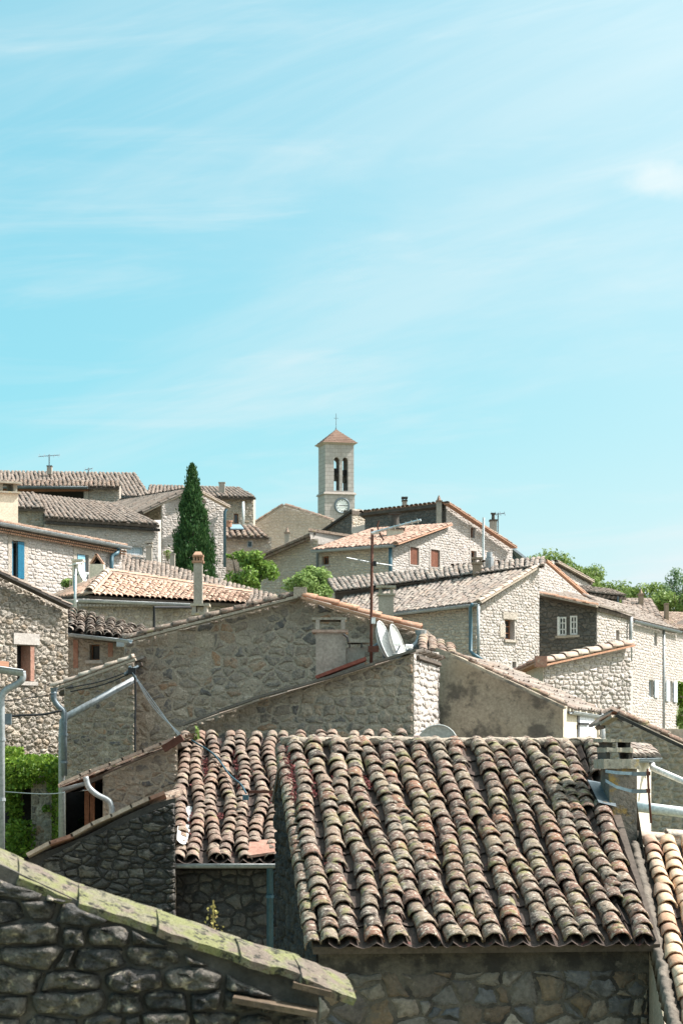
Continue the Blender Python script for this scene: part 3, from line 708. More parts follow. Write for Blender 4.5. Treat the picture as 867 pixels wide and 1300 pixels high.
def chimney(house, u0, u1, vt, vb, Y, depth=.5, mat='render_chimney', cap='slab', capmat=None, rot=0.0, zb=None):
    """square shaft with its cap as a sub-part"""
    x0, x1 = XY(u0, Y)[0], XY(u1, Y)[0]; zt = (YH-vt)/F*Y; z0 = (YH-vb)/F*Y if zb is None else zb; w = x1-x0
    c = Vector(((x0+x1)/2, Y+depth/2, 0)); X = Vector((math.cos(rot), math.sin(rot), 0)); Yv = Vector((-math.sin(rot), math.cos(rot), 0)); Z = Vector((0,0,1))
    m = MB(); m.box(c+Z*((zt+z0)/2), X*w/2, Yv*depth/2, Z*(zt-z0)/2); o = m.build('chimney', mat, house); cm = capmat or mat
    def part(nm, cz, hx, hy, hz, dx=0, mt=cm):
        mm = MB(); mm.box(c+X*dx+Z*cz, X*hx, Yv*hy, Z*hz); return mm.build(nm, mt, o)
    if cap == 'slab':
        part('collar', zt+.03, w*.62, depth*.62, .028)
        for sx in (-1, 1): part('cap_leg', zt+.06+w*.2, w*.1, depth*.45, w*.2, sx*w*.38)
        part('cap_slab', zt+.065+w*.44, w*.66, depth*.66, .03)
    elif cap == 'pot':
        part('collar', zt+.03, w*.6, depth*.6, .03)
        mm = MB(); mm.tube([c+Z*(zt+.06), c+Z*(zt+.06+w*.8)], w*.28, 10, r1=w*.22); mm.build('chimney_pot', cm, o, smooth=False)
        part('cap_slab', zt+.09+w*.85, w*.36, depth*.36, .02)
    elif cap == 'plain':
        part('collar', zt+.025, w*.58, depth*.58, .024)
    elif cap == 'brick':
        part('collar', zt+.025, w*.62, depth*.62, .025)
        for sx in (-1, 0, 1): part('cap_brick', zt+.052+w*.22, w*.09, depth*.4, w*.22, sx*w*.4)
        part('cap_slab', zt+.056+w*.44+.03, w*.62, depth*.62, .03)
        mm = MB(); zz = zt+.058+w*.44+.06
        b4 = [c-X*w*.55-Yv*depth*.55+Z*zz, c+X*w*.55-Yv*depth*.55+Z*zz, c+X*w*.55+Yv*depth*.55+Z*zz, c-X*w*.55+Yv*depth*.55+Z*zz]
        t4 = [c-X*w*.3-Yv*depth*.3+Z*(zz+.14), c+X*w*.3-Yv*depth*.3+Z*(zz+.14), c+X*w*.3+Yv*depth*.3+Z*(zz+.14), c-X*w*.3+Yv*depth*.3+Z*(zz+.14)]
        mm.hexa(b4, t4); mm.build('cap_hood', cm, o)
    elif cap == 'cone':
        mm = MB(); mm.box(c+Z*(zt+.03), X*w*.65, Yv*depth*.65, Z*.03); mm.tube([c+Z*(zt+.06), c+Z*(zt+.06+w*1.1)], w*.5, 4, r1=w*.08); mm.build('cap_hood', cm, o)
    return o
# ---- leaves
def leaf_cloud(m, pts, rng, size, up=.3, out_c=None):
    for p in pts:
        a = Vector((rng.gauss(0,1), rng.gauss(0,1), rng.gauss(0,1)+up)).normalized()
        if out_c is not None: a = (a + (p-out_c).normalized()*.8).normalized()
        t = a.cross(Vector((rng.gauss(0,1), rng.gauss(0,1), rng.gauss(0,1)))).normalized(); b = a.cross(t); s = size*rng.uniform(.6, 1.35)
        m.add([p - t*s*.5, p + b*s*.32 , p + t*s*.6, p - b*s*.32], ((0,1,2,3),))
def crown(parent, name, mat, c, rx, ry, rz, n, size, rng, clumps=14, spread=.62):
    m = MB(); c = Vector(c); cl = []
    for k in range(clumps):
        d = Vector((rng.gauss(0,1), rng.gauss(0,1), rng.gauss(0,1))).normalized() * rng.uniform(.35, .85)
        cl.append((c + Vector((d.x*rx, d.y*ry, d.z*rz)), rng.uniform(.28, .5)))
    per = n // clumps
    for cc, rr in cl:
        pts = []
        for _ in range(per):
            d = Vector((rng.gauss(0,1), rng.gauss(0,1), rng.gauss(0,1))).normalized() * (rng.random() ** .45)
            pts.append(cc + Vector((d.x*rx*rr, d.y*ry*rr, d.z*rz*rr)))
        leaf_cloud(m, pts, rng, size, .4, cc)
    return m.build(name, mat, parent)
def tree(label, u, v, r_px, Y, mat, rng, aspect=1.0, n=2600, cat='tree', name='tree', leaf=None, group=None, clumps=14):
    c = P(u, v, Y); r = r_px/F*Y; g = gz(Y, c.x)
    t = thing(name, label, cat, (c.x, Y, g), group)
    m = MB(); m.tube(curve_pts([(c.x, Y, g-.2), (c.x+rng.uniform(-.1,.1)*r, Y, lerp(g, c.z, .5)), (c.x+rng.uniform(-.2,.2)*r, Y, c.z)], 4), r*.11, 8, r1=r*.04)
    tr = m.build('trunk', 'bark', t, smooth=True)
    m = MB()
    for k in range(6):
        a = rng.uniform(0, 6.28); s = lerp(Vector((c.x, Y, g)), c, rng.uniform(.65, .95)); e = c + Vector((math.cos(a)*r*.6, math.sin(a)*r*.6, rng.uniform(-.2,.6)*r*aspect))
        m.tube([s, lerp(s, e, .5)+Vector((0,0,r*.05)), e], r*.035, 6, r1=r*.01)
    m.build('limbs', 'bark', t, smooth=True)
    crown(t, 'crown', mat, c, r, r, r*aspect, n, leaf or r*.11, rng, clumps)
    return t
def cable(label, pts, r=.008, mat='cable_black', name='cable', sm=True):
    pts = curve_pts(pts, 6) if sm and len(pts) > 2 else [Vector(p) for p in pts]
    m = MB(); m.tube(pts, r, 5); o = m.build(name, mat, None, smooth=True, origin=pts[0]); o['label'] = label; o['category'] = 'cable'; return o
VILLAGE = "stone houses of the village"
rng = random.Random(11)
def house(label, u, Y, cat='house', name='stone_house', group=VILLAGE):
    x, y = XY(u, Y); return thing(name, label, cat, (x, y, gz(Y)), group)
# ------------------------------------------------------------------ ground
def ground():
    m = MB(); xs = [-900,-300,-120,-60,-30,-15,0,15,30,60,120,300,900]
    ys = [-150,-40,0,8,14,20,24,28,31,34,36,40,45,52,60,68,75,85,95,110,125,140,170,200,250,300,400,500,800,1200,2500,5000]
    for y in ys:
        for x in xs: m.v.append((x*(1 if y < 800 else 4), y, gz(y, x) + (rng.uniform(-.08,.08) if y < 400 else 0)))
    n = len(xs)
    for j in range(len(ys)-1):
        for i in range(n-1): m.f.append((j*n+i, j*n+i+1, (j+1)*n+i+1, (j+1)*n+i))
    o = m.build('ground', 'ground'); o['kind'] = 'structure'
ground()
# ================================================================== 1. near wall with the lichen coping
def near_wall():
    h = thing('stone_wall', 'dark craggy stone wall sloping down under a yellow-green lichen coping', 'wall', (*XY(180, 13), gz(13)))
    tops = [(-60,1072),(0,1097),(99,1143),(198,1176),(298,1210),(360,1236),(404,1262)]
    wall(h, (-60,13.0), (404,13.15), tops, gz(13)-.1, th=.45, mortar='mortar_front',
         stone=dict(mat='stone_front', w=.27, h=.115, k=.95, parts=True, gap=.009, proud=.08, zs=P(0,1345,13).z, jit=.15, rough=.3, drop=.14, sink=.03, craggy=True))
    # coping slabs, tilted towards the viewer, each lapping the next one down
    te = [(-62,1056),(22,1093),(99,1125),(198,1156),(298,1191),(372,1212),(432,1236)]
    for i, (a, b) in enumerate(zip(te, te[1:])):
        p0 = P(a[0], a[1], 13.32); p1 = P(b[0], b[1], 13.38); d = (p1-p0).normalized(); p1 = p1 + d*.03
        fwd = Vector((0, -1, 0)); fwd = (fwd - d*fwd.dot(d)).normalized(); fwd = (fwd + Vector((0,0,-.22))).normalized(); nn = d.cross(fwd)*-1
        if nn.z < 0: nn = -nn
        w = .34; lift = .012*(len(te)-i)*.4 + .004; th = .045; seg = 7; m = MB()
        tp = []; bt = []
        for k in range(seg+1):
            q = lerp(p0, p1, k/seg); e0 = rng.uniform(-.012,.012); e1 = rng.uniform(-.016,.016)
            row = [q + nn*(lift + rng.uniform(-.004,.004)) + fwd*(w*t + (e0 if t == 0 else e1 if t == 1 else 0)) - nn*(.012*(2*t-1)**2) for t in (0,.33,.67,1)]
            tp.append(row); bt.append([r - nn*th for r in row])
        idx = {}
        for lay, rows in ((0, tp), (1, bt)):
            for k, row in enumerate(rows):
                for j, q in enumerate(row): idx[lay,k,j] = len(m.v); m.v.append(tuple(q))
        for k in range(seg):
            for j in range(3):
                m.f.append((idx[0,k,j], idx[0,k,j+1], idx[0,k+1,j+1], idx[0,k+1,j])); m.f.append((idx[1,k,j], idx[1,k+1,j], idx[1,k+1,j+1], idx[1,k,j+1]))
            for j in (0, 3): m.f.append((idx[0,k,j], idx[0,k+1,j], idx[1,k+1,j], idx[1,k,j]))
        for k in (0, seg):
            for j in range(3): m.f.append((idx[0,k,j], idx[1,k,j], idx[1,k,j+1], idx[0,k,j+1]))
        m.build('coping_slab', 'coping_lichen', h)
    # broken flat stone sticking out under the low end
    for (u0,v0,u1,v1,Y,mt) in ((296,1268,402,1287,12.95,'ledge_brown'), (372,1249,420,1261,13.05,'ledge_brown')):
        a, b = P(u0,v0,Y), P(u1,v1,Y); d = (b-a).normalized(); m = MB()
        m.box((a+b)/2 + Vector((0,.12,0)), d*((b-a).length/2), Vector((0,.2,0)), Vector((-d.z,0,d.x))*.016); m.build('ledge_stone', mt, h)
near_wall()
# ================================================================== 2. house with the big tiled roof
EL = P(398,1199,23.0); ER = P(838,1195,23.33); RL = P(357,946,27.6); RR = P(762,947,27.95)
TOPU = [373,400,422,443,464,484,506,529,553,575,603,625,649,671,695,715,746]
BOTU = [416,443,476,509,542,557,572,600,625,660,689,722,751,782,800,815,830]
def main_house():
    h = house('house whose broad roof of mossy, lichen-spotted canal tiles fills the front', 600, 25)
    cols = []
    for i, (a, b) in enumerate(zip(TOPU, BOTU)):
        f0, f1 = 0, 1
        if i == 5: f1 = .80
        if i == 14: f1 = .83
        if i == 15: f1 = .38
        if i == 16: f1 = .19
        cols.append(((a-357)/405, (b-398)/440, f0, f1))
    cols.append(((735-357)/405, (815-398)/440, .36, 1))
    ro = roof(h, EL, ER, RR, RL, 'tile_main', s=.232, e=.235, parts=True, cols=cols, channel=True, wob=.036, thick=.08, over=.05, tilew=.92, name='roof')
    # left verge: one row of edge tiles lying lower than the field, over the gable
    dn = (EL-RL).normalized()
    # back slope
    g = Vector((-.097,.995,0)); BR = RR + g*1.6 + Vector((0,0,-.62)); BL = RL + g*1.6 + Vector((0,0,-.62))
    roof(h, BR, BL, RL + Vector((0,.02,-.01)), RR + Vector((0,.02,-.01)), 'tile_main', s=.235, e=.3, parts=False, thick=.08, name='back_roof')
    # mortar ridge
    m = MB(); pts = [lerp(RL, RR, t) + Vector((0, rng.uniform(-.02,.02), .045 + rng.uniform(-.012,.012))) for t in [k/24 for k in range(25)]]
    m.tube(pts, .055, 7); m.build('ridge_mortar', 'mortar_grey', h, smooth=True)
    # walls
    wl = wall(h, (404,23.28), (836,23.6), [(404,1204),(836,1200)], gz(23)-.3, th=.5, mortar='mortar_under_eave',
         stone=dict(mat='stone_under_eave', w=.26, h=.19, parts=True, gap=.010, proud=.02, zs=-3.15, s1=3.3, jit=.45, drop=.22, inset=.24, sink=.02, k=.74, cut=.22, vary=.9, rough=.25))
    # left gable wall, seen almost edge-on
    a = P(402,1000,23.28); zt = lambda q: q.z
    plan0 = XY(404,23.28); 
    gb = [RL + g*1.35 + Vector((.05,0,-.62)), RL + Vector((.05,0,-.10)), EL + g*.28 + Vector((.05,0,-.02))]
    U = lambda q: (CU + q.x/q.y*F, YH - q.z/q.y*F)
    wp = [U(q) for q in gb]
    wall(h, (wp[0][0], gb[0].y), (wp[2][0], gb[2].y), wp, gz(25)-.3, th=.4, mortar='mortar_blackish', name='gable_wall',
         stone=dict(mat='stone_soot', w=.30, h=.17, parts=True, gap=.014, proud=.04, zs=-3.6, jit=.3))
    body(h, [(404,23.28),(836,23.6),(752,28.8),(358,28.4)], gz(25)-.3, -2.1, 'mortar_dark', inset=.5)
    # right side wall and back wall
    q0 = Vector((*XY(836,23.6),0)); q1 = q0 + g*5.3; m = MB()
    m.add([(q0.x,q0.y,-5),(q1.x,q1.y,-5),(q1.x,q1.y,-.9),(RR.x+.35,RR.y,RR.z-.14),(q0.x,q0.y,EL.z-.1)], ((0,1,2,3,4),)); m.build('side_wall', 'mortar_under_eave', h)
    q2 = Vector((*XY(358,28.7),0)); m = MB(); m.quad((q1.x,q1.y,-5),(q2.x,q2.y,-5),(q2.x,q2.y,-.85),(q1.x,q1.y,-.9)); m.build('back_wall', 'mortar_dark', h)
    # edge tiles along the left gable, thin and tilted over the drop
    L = (EL-RL).length; k = 0; pos = .25; side = (EL-ER).normalized(); N = (ER-EL).cross(RL-EL).normalized()
    tl = []
    while pos < L:
        x, d, n = ortho((side*-1 + N*.55 + dn*rng.uniform(-.05,.05)).normalized(), dn + N*.05)
        tl.append((RL + dn*(pos-.30) + side*.0 - N*.045, x, d, n, .17*rng.uniform(.9,1.1), .33)); pos += .225
    place_tiles(ro, tl, 'tile_main', True, name='edge_tile', seed=8)
    # chimney at the right edge, with its layered top
    Y = 26.2; c = P(788,1000,Y); Z = Vector((0,0,1)); X = Vector((.995,.097,0)); V = Vector((-.097,.995,0)); mm = MB(); D = .24
    zt = P(788,975,Y).z; mm.box(Vector((c.x, Y+D, (zt-3.0)/2)), X*.155, V*D, Z*((zt+3.0)/2)); ch = mm.build('chimney', 'chimney_stone', h)
    def lay(nm, v0, v1, u0, u1, mt='chimney_cap', dd=1.0):
        q = MB(); z0, z1 = P(0,v1,Y).z, P(0,v0,Y).z; x0, x1 = XY(u0,Y)[0], XY(u1,Y)[0]; n_ = 8; hw = (x1-x0)/2
        top = []; bot = []
        for k in range(4*n_):
            s = k/n_; e = int(s); t = s-e; cs = [(-1,-1),(1,-1),(1,1),(-1,1)]; a, b = cs[e], cs[(e+1)%4]
            px, py = lerp(a[0],b[0],t), lerp(a[1],b[1],t); j = 1+rng.uniform(-.03,.03)
            pt = Vector(((x0+x1)/2, Y+D, 0)) + X*(px*hw*j) + V*(py*D*1.16*dd*j)
            top.append(pt + Z*(z1+rng.uniform(-.006,.006))); bot.append(pt + Z*(z0+rng.uniform(-.006,.006)))
        n4 = 4*n_; q.add(top+bot, [tuple(range(n4)), tuple(range(2*n4-1,n4-1,-1))] + [(i,(i+1)%n4,(i+1)%n4+n4,i+n4) for i in range(n4)]); return q.build(nm, mt, ch)
    lay('collar_slab', 964, 976, 762, 808)
    for u0, u1 in ((766,772),(795,801)): lay('cap_leg', 955.5, 963.5, u0, u1, 'chimney_dark', .8)
    lay('middle_slab', 949, 955, 766, 800)
    for u0, u1 in ((768,775),(792,798)): lay('cap_leg', 942.5, 948.7, u0, u1, 'chimney_dark', .8)
    lay('top_slab', 938, 942, 761, 803)
    # flashing behind the chimney
    m = MB(); a = P(752,992,26.75); b = P(771,1022,26.05)
    m.quad(a+Vector((-.06,0,.02)), P(776,996,26.72), P(782,1024,26.1), b+Vector((-.10,0,.03))); m.build('flashing', 'zinc_dark', h)
surf('chimney_stone', [(.13,.115,.098),(.19,.168,.14)], [((.34,.22,.05), 5, .52, .64, .75), ((.05,.045,.04), 9, .52, .68, .8), ((.40,.38,.33), 14, .6, .74, .6)], use_rand=False, bump=(30,.8,.02))
surf('chimney_cap', [(.28,.25,.20),(.36,.33,.27)], [((.36,.26,.08), 7, .55, .7, .7), ((.07,.062,.055), 12, .56, .72, .75)], use_rand=False, bump=(35,.7,.015))
surf('mortar_soot', [(.10,.088,.076),(.16,.14,.12)], use_rand=False)
surf('chimney_dark', [(.06,.052,.046),(.09,.08,.07)], use_rand=False)
main_house()
# red stonecrop tufts growing in the channels of the two near roofs
def sedum(label, spots, seed, roofq, off):
    r = random.Random(seed); m = MB()
    el, er, rr, rl, vt, vb = roofq
    pts0 = []
    for (u, v, s) in spots:
        # point on the roof plane under that pixel
        N = (er-el).cross(rl-el).normalized(); ray = Vector(((u-CU)/F, 1, (YH-v)/F)); t = el.dot(N)/ray.dot(N); c = ray*t + N*off
        pts0.append(c)
        for _ in range(int(52*s)):
            p = c + (er-el).normalized()*r.gauss(0,.026*s) + (el-rl).normalized()*r.gauss(0,.055*s) + N*abs(r.gauss(.01,.024))
            leaf_cloud(m, [p], r, .03, .6)
    c0 = pts0[0]; o = m.build('stonecrop', 'sedum_red', None, origin=c0); o['label'] = label; o['category'] = 'plant'; o['kind'] = 'stuff'
sedum('red stonecrop growing along the left channels of the big roof', [(366,972,1.3),(370,990,1.2),(374,1004,1.2),(372,1015,.8),(392,988,1),(394,1000,1.2),(417,1005,1),(424,1012,1),(430,1022,1.1),(462,996,.9),(468,1001,.8),(420,1100,1.2),(424,1112,1.3),(426,1120,1),(553,1148,.7),(368,958,1.3),(372,980,1.2),(376,1022,1),(388,975,1.1),(391,990,1.1),(398,1012,1),(414,996,1),(440,985,.9),(443,992,.9),(382,1040,.9),(421,1090,1),(430,1130,1)], 5, (EL,ER,RR,RL,0,0), .03)
# ================================================================== 3. smaller tiled roof behind it, to the left
CL, CR = P(222,1093,31.0), P(522,1093,31.0); TL, TR = P(226,936,36.0), P(522,934,36.0)
def left_house():
    h = house('low house with a pinkish canal-tile roof, tucked behind the big roof on its left', 290, 33)
    n = 14; us = [(172+i*0) for i in range(0)]
    cols = []
    topu = [236,252,269,289,307,326,346] + [363+21*k for k in range(8)]
    botu = [226,249,269,290,309,330,349] + [371+21.5*k for k in range(8)]
    for i, (a, b) in enumerate(zip(topu, botu)):
        f1 = 1 if i not in (6,) else 1
        if i == 5: f1 = .90
        cols.append((max(.01,(a-226)/296), (b-222)/300, 0, f1))
    ro = roof(h, CL, CR, TR, TL, 'tile_left', s=.225, e=.232, parts=True, cols=cols, channel=True, wob=.045, thick=.08, over=.06, tilew=.92)
    wall(h, (224,31.25), (520,31.25), [(224,1101),(520,1101)], gz(31)-.2, th=.4, mortar='mortar_dark',
         stone=dict(mat='stone_dark', w=.24, h=.19, parts=True, gap=.010, proud=.02, zs=-3.1, jit=.25, s1=1.45, drop=.15))
    wall(h, (228,36.2), (224,31.25), [(228,948),(224,1098)], gz(33)-.2, th=.3, mortar='mortar_dark', name='side_wall')
    body(h, [(226,31.3),(520,31.3),(520,36.4),(230,36.4)], gz(33), -1.6, 'mortar_dark')
    gutter(h, P(218,1097,30.9), P(352,1097,30.9), .055, 'zinc')
    pipe(h, [P(343,1099,30.9), P(343,1104,31.0), P(343,1240,31.0)], .045, 'pipe_blue', brackets=2)
    # broken flat tile and mortar at the eave corner
    m = MB(); a, b, c, d = P(314,1091,30.92), P(349,1086,30.95), P(349,1070,31.5), P(317,1072,31.45); up = Vector((0,0,.05))
    m.hexa([a+up*.3,b+up*.3,c+up*.3,d+up*.3],[a+up,b+up,c+up,d+up]); m.build('broken_tile', 'tile_terracotta_dull', h)
    # plastic flashing sheet folded down the left edge
    m = MB(); rows = [(228,1018,246,1022,33.5),(227,1035,243,1040,32.9),(226,1050,241,1056,32.3),(225,1062,238,1068,31.8),(225,1068,236,1073,31.6)]
    for (u0,v0,u1,v1,Y) in rows:
        for t in (0,.35,.7,1): m.v.append(tuple(P(lerp(u0,u1,t), lerp(v0,v1,t), Y) * .988 + Vector((0,0,rng.uniform(-.015,.02)))))
    for j in range(4):
        for i in range(3): m.f.append((j*4+i, j*4+i+1, j*4+5+i, j*4+4+i))
    m.build('flashing_sheet', 'plastic_sheet', h, smooth=True)
    m = MB(); a, b = P(226,1030,33.2), P(228,1000,34.2)
    m.box(P(229,1042,32.6)+Vector((.02,0,-.04)), Vector((.05,0,0)), Vector((0,.7,.22)), Vector((0,0,.05))); m.build('verge_mortar', 'coping_pink', h)
surf('tile_terracotta_dull', [(.30,.155,.115),(.36,.20,.15)], [((.5,.42,.33), 8, .58, .72, .5), ((.09,.06,.05), 8, .6, .75, .6)], use_rand=False)
left_house()
sedum('red stonecrop in the channels of the smaller pinkish roof', [(297,962,1),(263,978,1.3),(264,990,1.2),(262,996,.8),(322,984,1.2),(302,980,.9),(248,1003,.8),(268,1015,.9),(345,1020,1.1),(344,1028,.8),(243,1050,.8),(277,1083,.8),(303,991,.8),(262,970,1.2),(265,985,1.2),(320,978,1.2),(323,990,1),(300,970,1),(245,1040,1),(342,1015,1),(280,1040,.9),(244,1065,.9),(305,1005,.9)], 6, (CL,CR,TR,TL,0,0), .03)
# ================================================================== 4. dark dry wall with pink coping, left
def garden_wall():
    h = thing('stone_wall', 'blackish rubble wall with a rising coping of pink tiles, below the tile roof corner', 'wall', (*XY(130,30.7), gz(31)))
    tops = [(20,1100),(45,1087),(110,1061),(150,1040),(190,1022),(223,1013)]
    W = wall(h, (20,30.9), (223,30.75), tops, gz(31)-.2, th=.4, mortar='mortar_dark',
         stone=dict(mat='stone_dark', w=.22, h=.12, parts=True, gap=.006, proud=.034, vary=.9, zs=-3.0, jit=.35, rough=.35))
    pts = [(36,1092),(64,1077),(92,1068),(117,1054),(142,1043),(167,1031),(190,1021),(208,1014)]
    for (a, b) in zip(pts, pts[1:]):
        p0, p1 = P(a[0],a[1],30.85), P(b[0]+2,b[1]-1,30.85); d = (p1-p0).normalized(); up = Vector((-d.z,0,d.x)); m = MB()
        m.box((p0+p1)/2 + Vector((0,.14,.02)) + up*rng.uniform(0,.014), d*((p1-p0).length/2), Vector((0,.24,-.05)), up*.024); m.build('coping_tile', rng.choice(['coping_pink','tile_terracotta_dull','coping_pink']), h)
    x, d, n = ortho(Vector((.3,-.95,0)).normalized(), Vector((-.95,-.3,-.35)).normalized())
    place_tiles(W.obj, [(P(229,1011,31.2), x, d, n, .26, .44), (P(232,1008,31.5), x, d, n, .25, .4)], 'tile_left', True, name='cap_tile')
garden_wall()
# ================================================================== 5. porch annex with grey elbow pipe
def porch():
    h = house('annex with a shadowy open porch, brown posts and a bent grey downpipe', 150, 34.5, name='porch_annex')
    W = wall(h, (131,34.4), (226,34.15), [(131,985),(226,944)], gz(34)-.2, th=.35, mortar='mortar_grey',
         stone=dict(mat='stone_grey', w=.24, h=.155, parts=True, gap=.011, proud=.018, zs=-1.9, jit=.3))
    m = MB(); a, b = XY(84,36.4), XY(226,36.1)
    m.quad((a[0],a[1],-5),(b[0],b[1],-5),(b[0],b[1],.1),(a[0],a[1],-.5)); m.build('porch_back_wall', 'shade_void', h)  # shade of the porch interior put into the wall colour
    a2 = XY(84,34.6); m = MB(); m.quad((a2[0],a2[1],-5),(a[0],a[1],-5),(a[0],a[1],-.5),(a2[0],a2[1],-.55)); m.build('porch_side_wall', 'shade_void', h)
    # lean-to roof: verge along the wall top, sloping down to the left
    back = Vector((.06,2.2,0)); e0 = P(78,1000,34.3)+back*.1; r0 = P(227,940,34.1)+back*.1
    roof(h, e0+back, e0, r0, r0+back, 'tile_left', s=.22, e=.3, parts=False, thick=.06, name='lean_to_roof')
    pts = [(80,998),(104,988),(116,983),(141,974),(157,967),(183,957),(205,948),(222,941)]
    for (p, q) in zip(pts, pts[1:]):
        p0, p1 = P(p[0],p[1],34.15), P(q[0]+2,q[1]-1,34.15); d = (p1-p0).normalized(); up = Vector((-d.z,0,d.x)); mm = MB()
        mm.box((p0+p1)/2 + up*(.035+rng.uniform(0,.016)), d*((p1-p0).length/2), Vector((0,.13,0)), up*.022); mm.build('coping_tile', 'coping_pink', h)
    m = MB(); p0, p1 = P(208,951,33.95), P(232,936,33.95); d=(p1-p0).normalized(); m.box((p0+p1)/2, d*((p1-p0).length/2), Vector((0,.1,0)), Vector((-d.z,0,d.x))*.05); m.build('flashing', 'rust_metal', h)
    for u in (111, 118):
        m = MB(); x, y = XY(u, 34.9); m.abox(x-.035, x+.035, y-.04, y+.04, gz(35)-.1, P(u,992,34.9).z); m.build('post', 'wood_brown', h)
    m = MB(); m.box(P(112,990,34.7), Vector((.32,0,.08)), Vector((0,.05,0)), Vector((0,0,.045))); m.build('porch_beam', 'wood_brown', h)
    gutter(h, P(80,1000.5,34.05), P(112,992,34.05), .05, 'zinc')
    pipe(h, curve_pts([P(109,986,34.0), P(113,999,34.0), P(124,1009,34.0), P(138,1016,34.0), P(142,1024,34.0), P(142.5,1034,34.0), P(142.5,1075,34.0)], 5), .042, 'zinc')
porch()
def potted():
    c = P(112,1047,35.4); t = thing('potted_shrub', 'round dark green shrub standing in the porch shadow', 'shrub', (c.x, c.y, gz(35.4)))
    m = MB(); m.tube([(c.x,c.y,gz(35.4)),(c.x,c.y,gz(35.4)+.35)], .16, 12, r1=.22); m.build('pot', 'tile_terracotta_dull', t)
    m = MB(); m.tube([(c.x,c.y,gz(35.4)+.3),(c.x,c.y,c.z)], .02, 6); m.build('stem', 'bark', t)
    crown(t, 'foliage', 'leaf_dark', c, .2, .2, .2, 900, .05, rng, 12)
potted()
# ================================================================== 6. central gable house with the side wing
HA, HB = (158,44.5), (532,44.0)
def gable_house():
    h = house('central house with a wide grey rubble gable under an orange tile verge', 350, 46)
    W = wall(h, HA, HB, [(158,815),(380,759),(532,801)], gz(45)-.3, th=.5, mortar='mortar_grey',
         stone=dict(mat='stone_grey', w=.27, h=.195, parts=True, gap=.016, proud=.018, zs=P(0,962,44).z, jit=.5, drop=.18, rough=.25, sink=.012, k=.78, vary=.7))
    bv = Vector((.45,5.0,0)); EfL, Rf, EfR = P(156,816,44.3)+bv*.1, P(380,757,44.15)+bv*.1, P(534,801,43.8)+bv*.1
    roof(h, EfL+bv, EfL, Rf, Rf+bv, 'tile_pale', s=.22, e=.3, thick=.10, name='left_roof')
    roof(h, EfR, EfR+bv, Rf+bv, Rf, 'tile_pale', s=.22, e=.3, thick=.10, name='right_roof')
    body(h, [(160,44.7),(530,44.2),(530,49.5),(170,49.5)], gz(45), P(0,822,45).z, 'mortar_grey', inset=.3)
    verge(h, P(158,813,44.2), P(378,756,44.05), 'tile_left', r=.10, e=.30, parts=True, basew=.30, lift=.0)
    verge(h, P(534,800,43.75), P(384,757,44.0), 'tile_terracotta', r=.105, e=.42, parts=True, basew=.32, basemat='tile_terracotta', name='orange_verge_tile', jit=.3)
    m = MB(); m.box(P(381,752,44.1), Vector((.12,0,0)), Vector((0,.16,0)), Vector((0,0,.09))); m.build('ridge_cap', 'mortar_grey', h)
    # side wing on the left, nearer to us
    wall(h, (82,44.0), (172,43.75), [(82,868),(172,838)], gz(44)-.3, th=.4, mortar='mortar_grey', name='wing_wall',
         stone=dict(mat='stone_grey', w=.20, h=.14, parts=True, gap=.012, proud=.016, zs=P(0,985,44).z, jit=.35))
    back = Vector((.2,3.0,0)); e0, r0 = P(68,876,43.9)+back*.16, P(173,837,43.7)+back*.16
    roof(h, e0+back, e0, r0, r0+back, 'tile_pale', s=.22, e=.3, thick=.07, name='wing_roof')
    verge(h, P(67,874,43.6), P(172,835,43.5), 'coping_pink', r=.085, e=.26, parts=True, basew=.2)
    m = MB(); a = XY(82,44.0); b = (a[0]+.25, a[1]+2.9); m.quad((b[0],b[1],-4),(a[0],a[1],-4),(a[0],a[1],P(82,868,44).z),(b[0],b[1],P(82,868,44).z)); m.build('wing_side_wall', 'mortar_grey', h)
    # grey pipe slanting up across the wing, with the downpipe at the corner
    pipe(h, [P(174,861,43.45), P(88,908,43.4), P(80,915,43.4), P(79,930,43.4), P(79,1075,43.4)], .062, 'zinc', name='slanting_pipe')
    pipe(h, curve_pts([P(69,878,43.3), P(69,888,43.3), P(75,897,43.3), P(81,903,43.3), P(82,915,43.3)], 4) + [P(82,985,43.3)], .055, 'zinc_dark', brackets=2)
    m = MB(); m.tube([P(69,873,43.3), P(69,880,43.3)], .075, 8, r1=.05); m.build('hopper', 'zinc_dark', h)
    # rainwater head at the right-hand eave
    m = MB(); m.tube([P(534,800,43.55), P(534,806,43.55)], .11, 8, r1=.09); m.build('hopper', 'zinc', h)
    pipe(h, curve_pts([P(534,806,43.55), P(531,815,43.5), P(524,822,43.4), P(513,827,43.3)], 5), .065, 'zinc', name='swan_neck')
    gutter(h, P(166,813,43.8), P(150,811,44.0), .06, 'zinc')
gable_house()
def low_eave():
    # short tiled eave and gutter that joins the gable house to the rendered house
    h = house('small tiled lean-to squeezed between the gable house and the rendered house', 556, 42.6, name='lean_to')
    a, b, c, d = P(531,824,42.0), P(579,832,42.6), P(576,822,43.6), P(532,805,43.6)
    roof(h, a, b, c, d, 'tile_left', s=.2, e=.28, thick=.07)
    gutter(h, a + Vector((0,-.08,-.03)), b + Vector((0,-.08,-.03)), .08, 'zinc')
    m = MB(); q = [XY(530,42.2), XY(562,42.5), XY(566,43.8), XY(534,43.8)]; m.hexa([(x,y,gz(43)) for x,y in q], [(x,y,P(0,833,42.2).z) for x,y in q]); m.build('wall', 'mortar_warm', h)
low_eave()
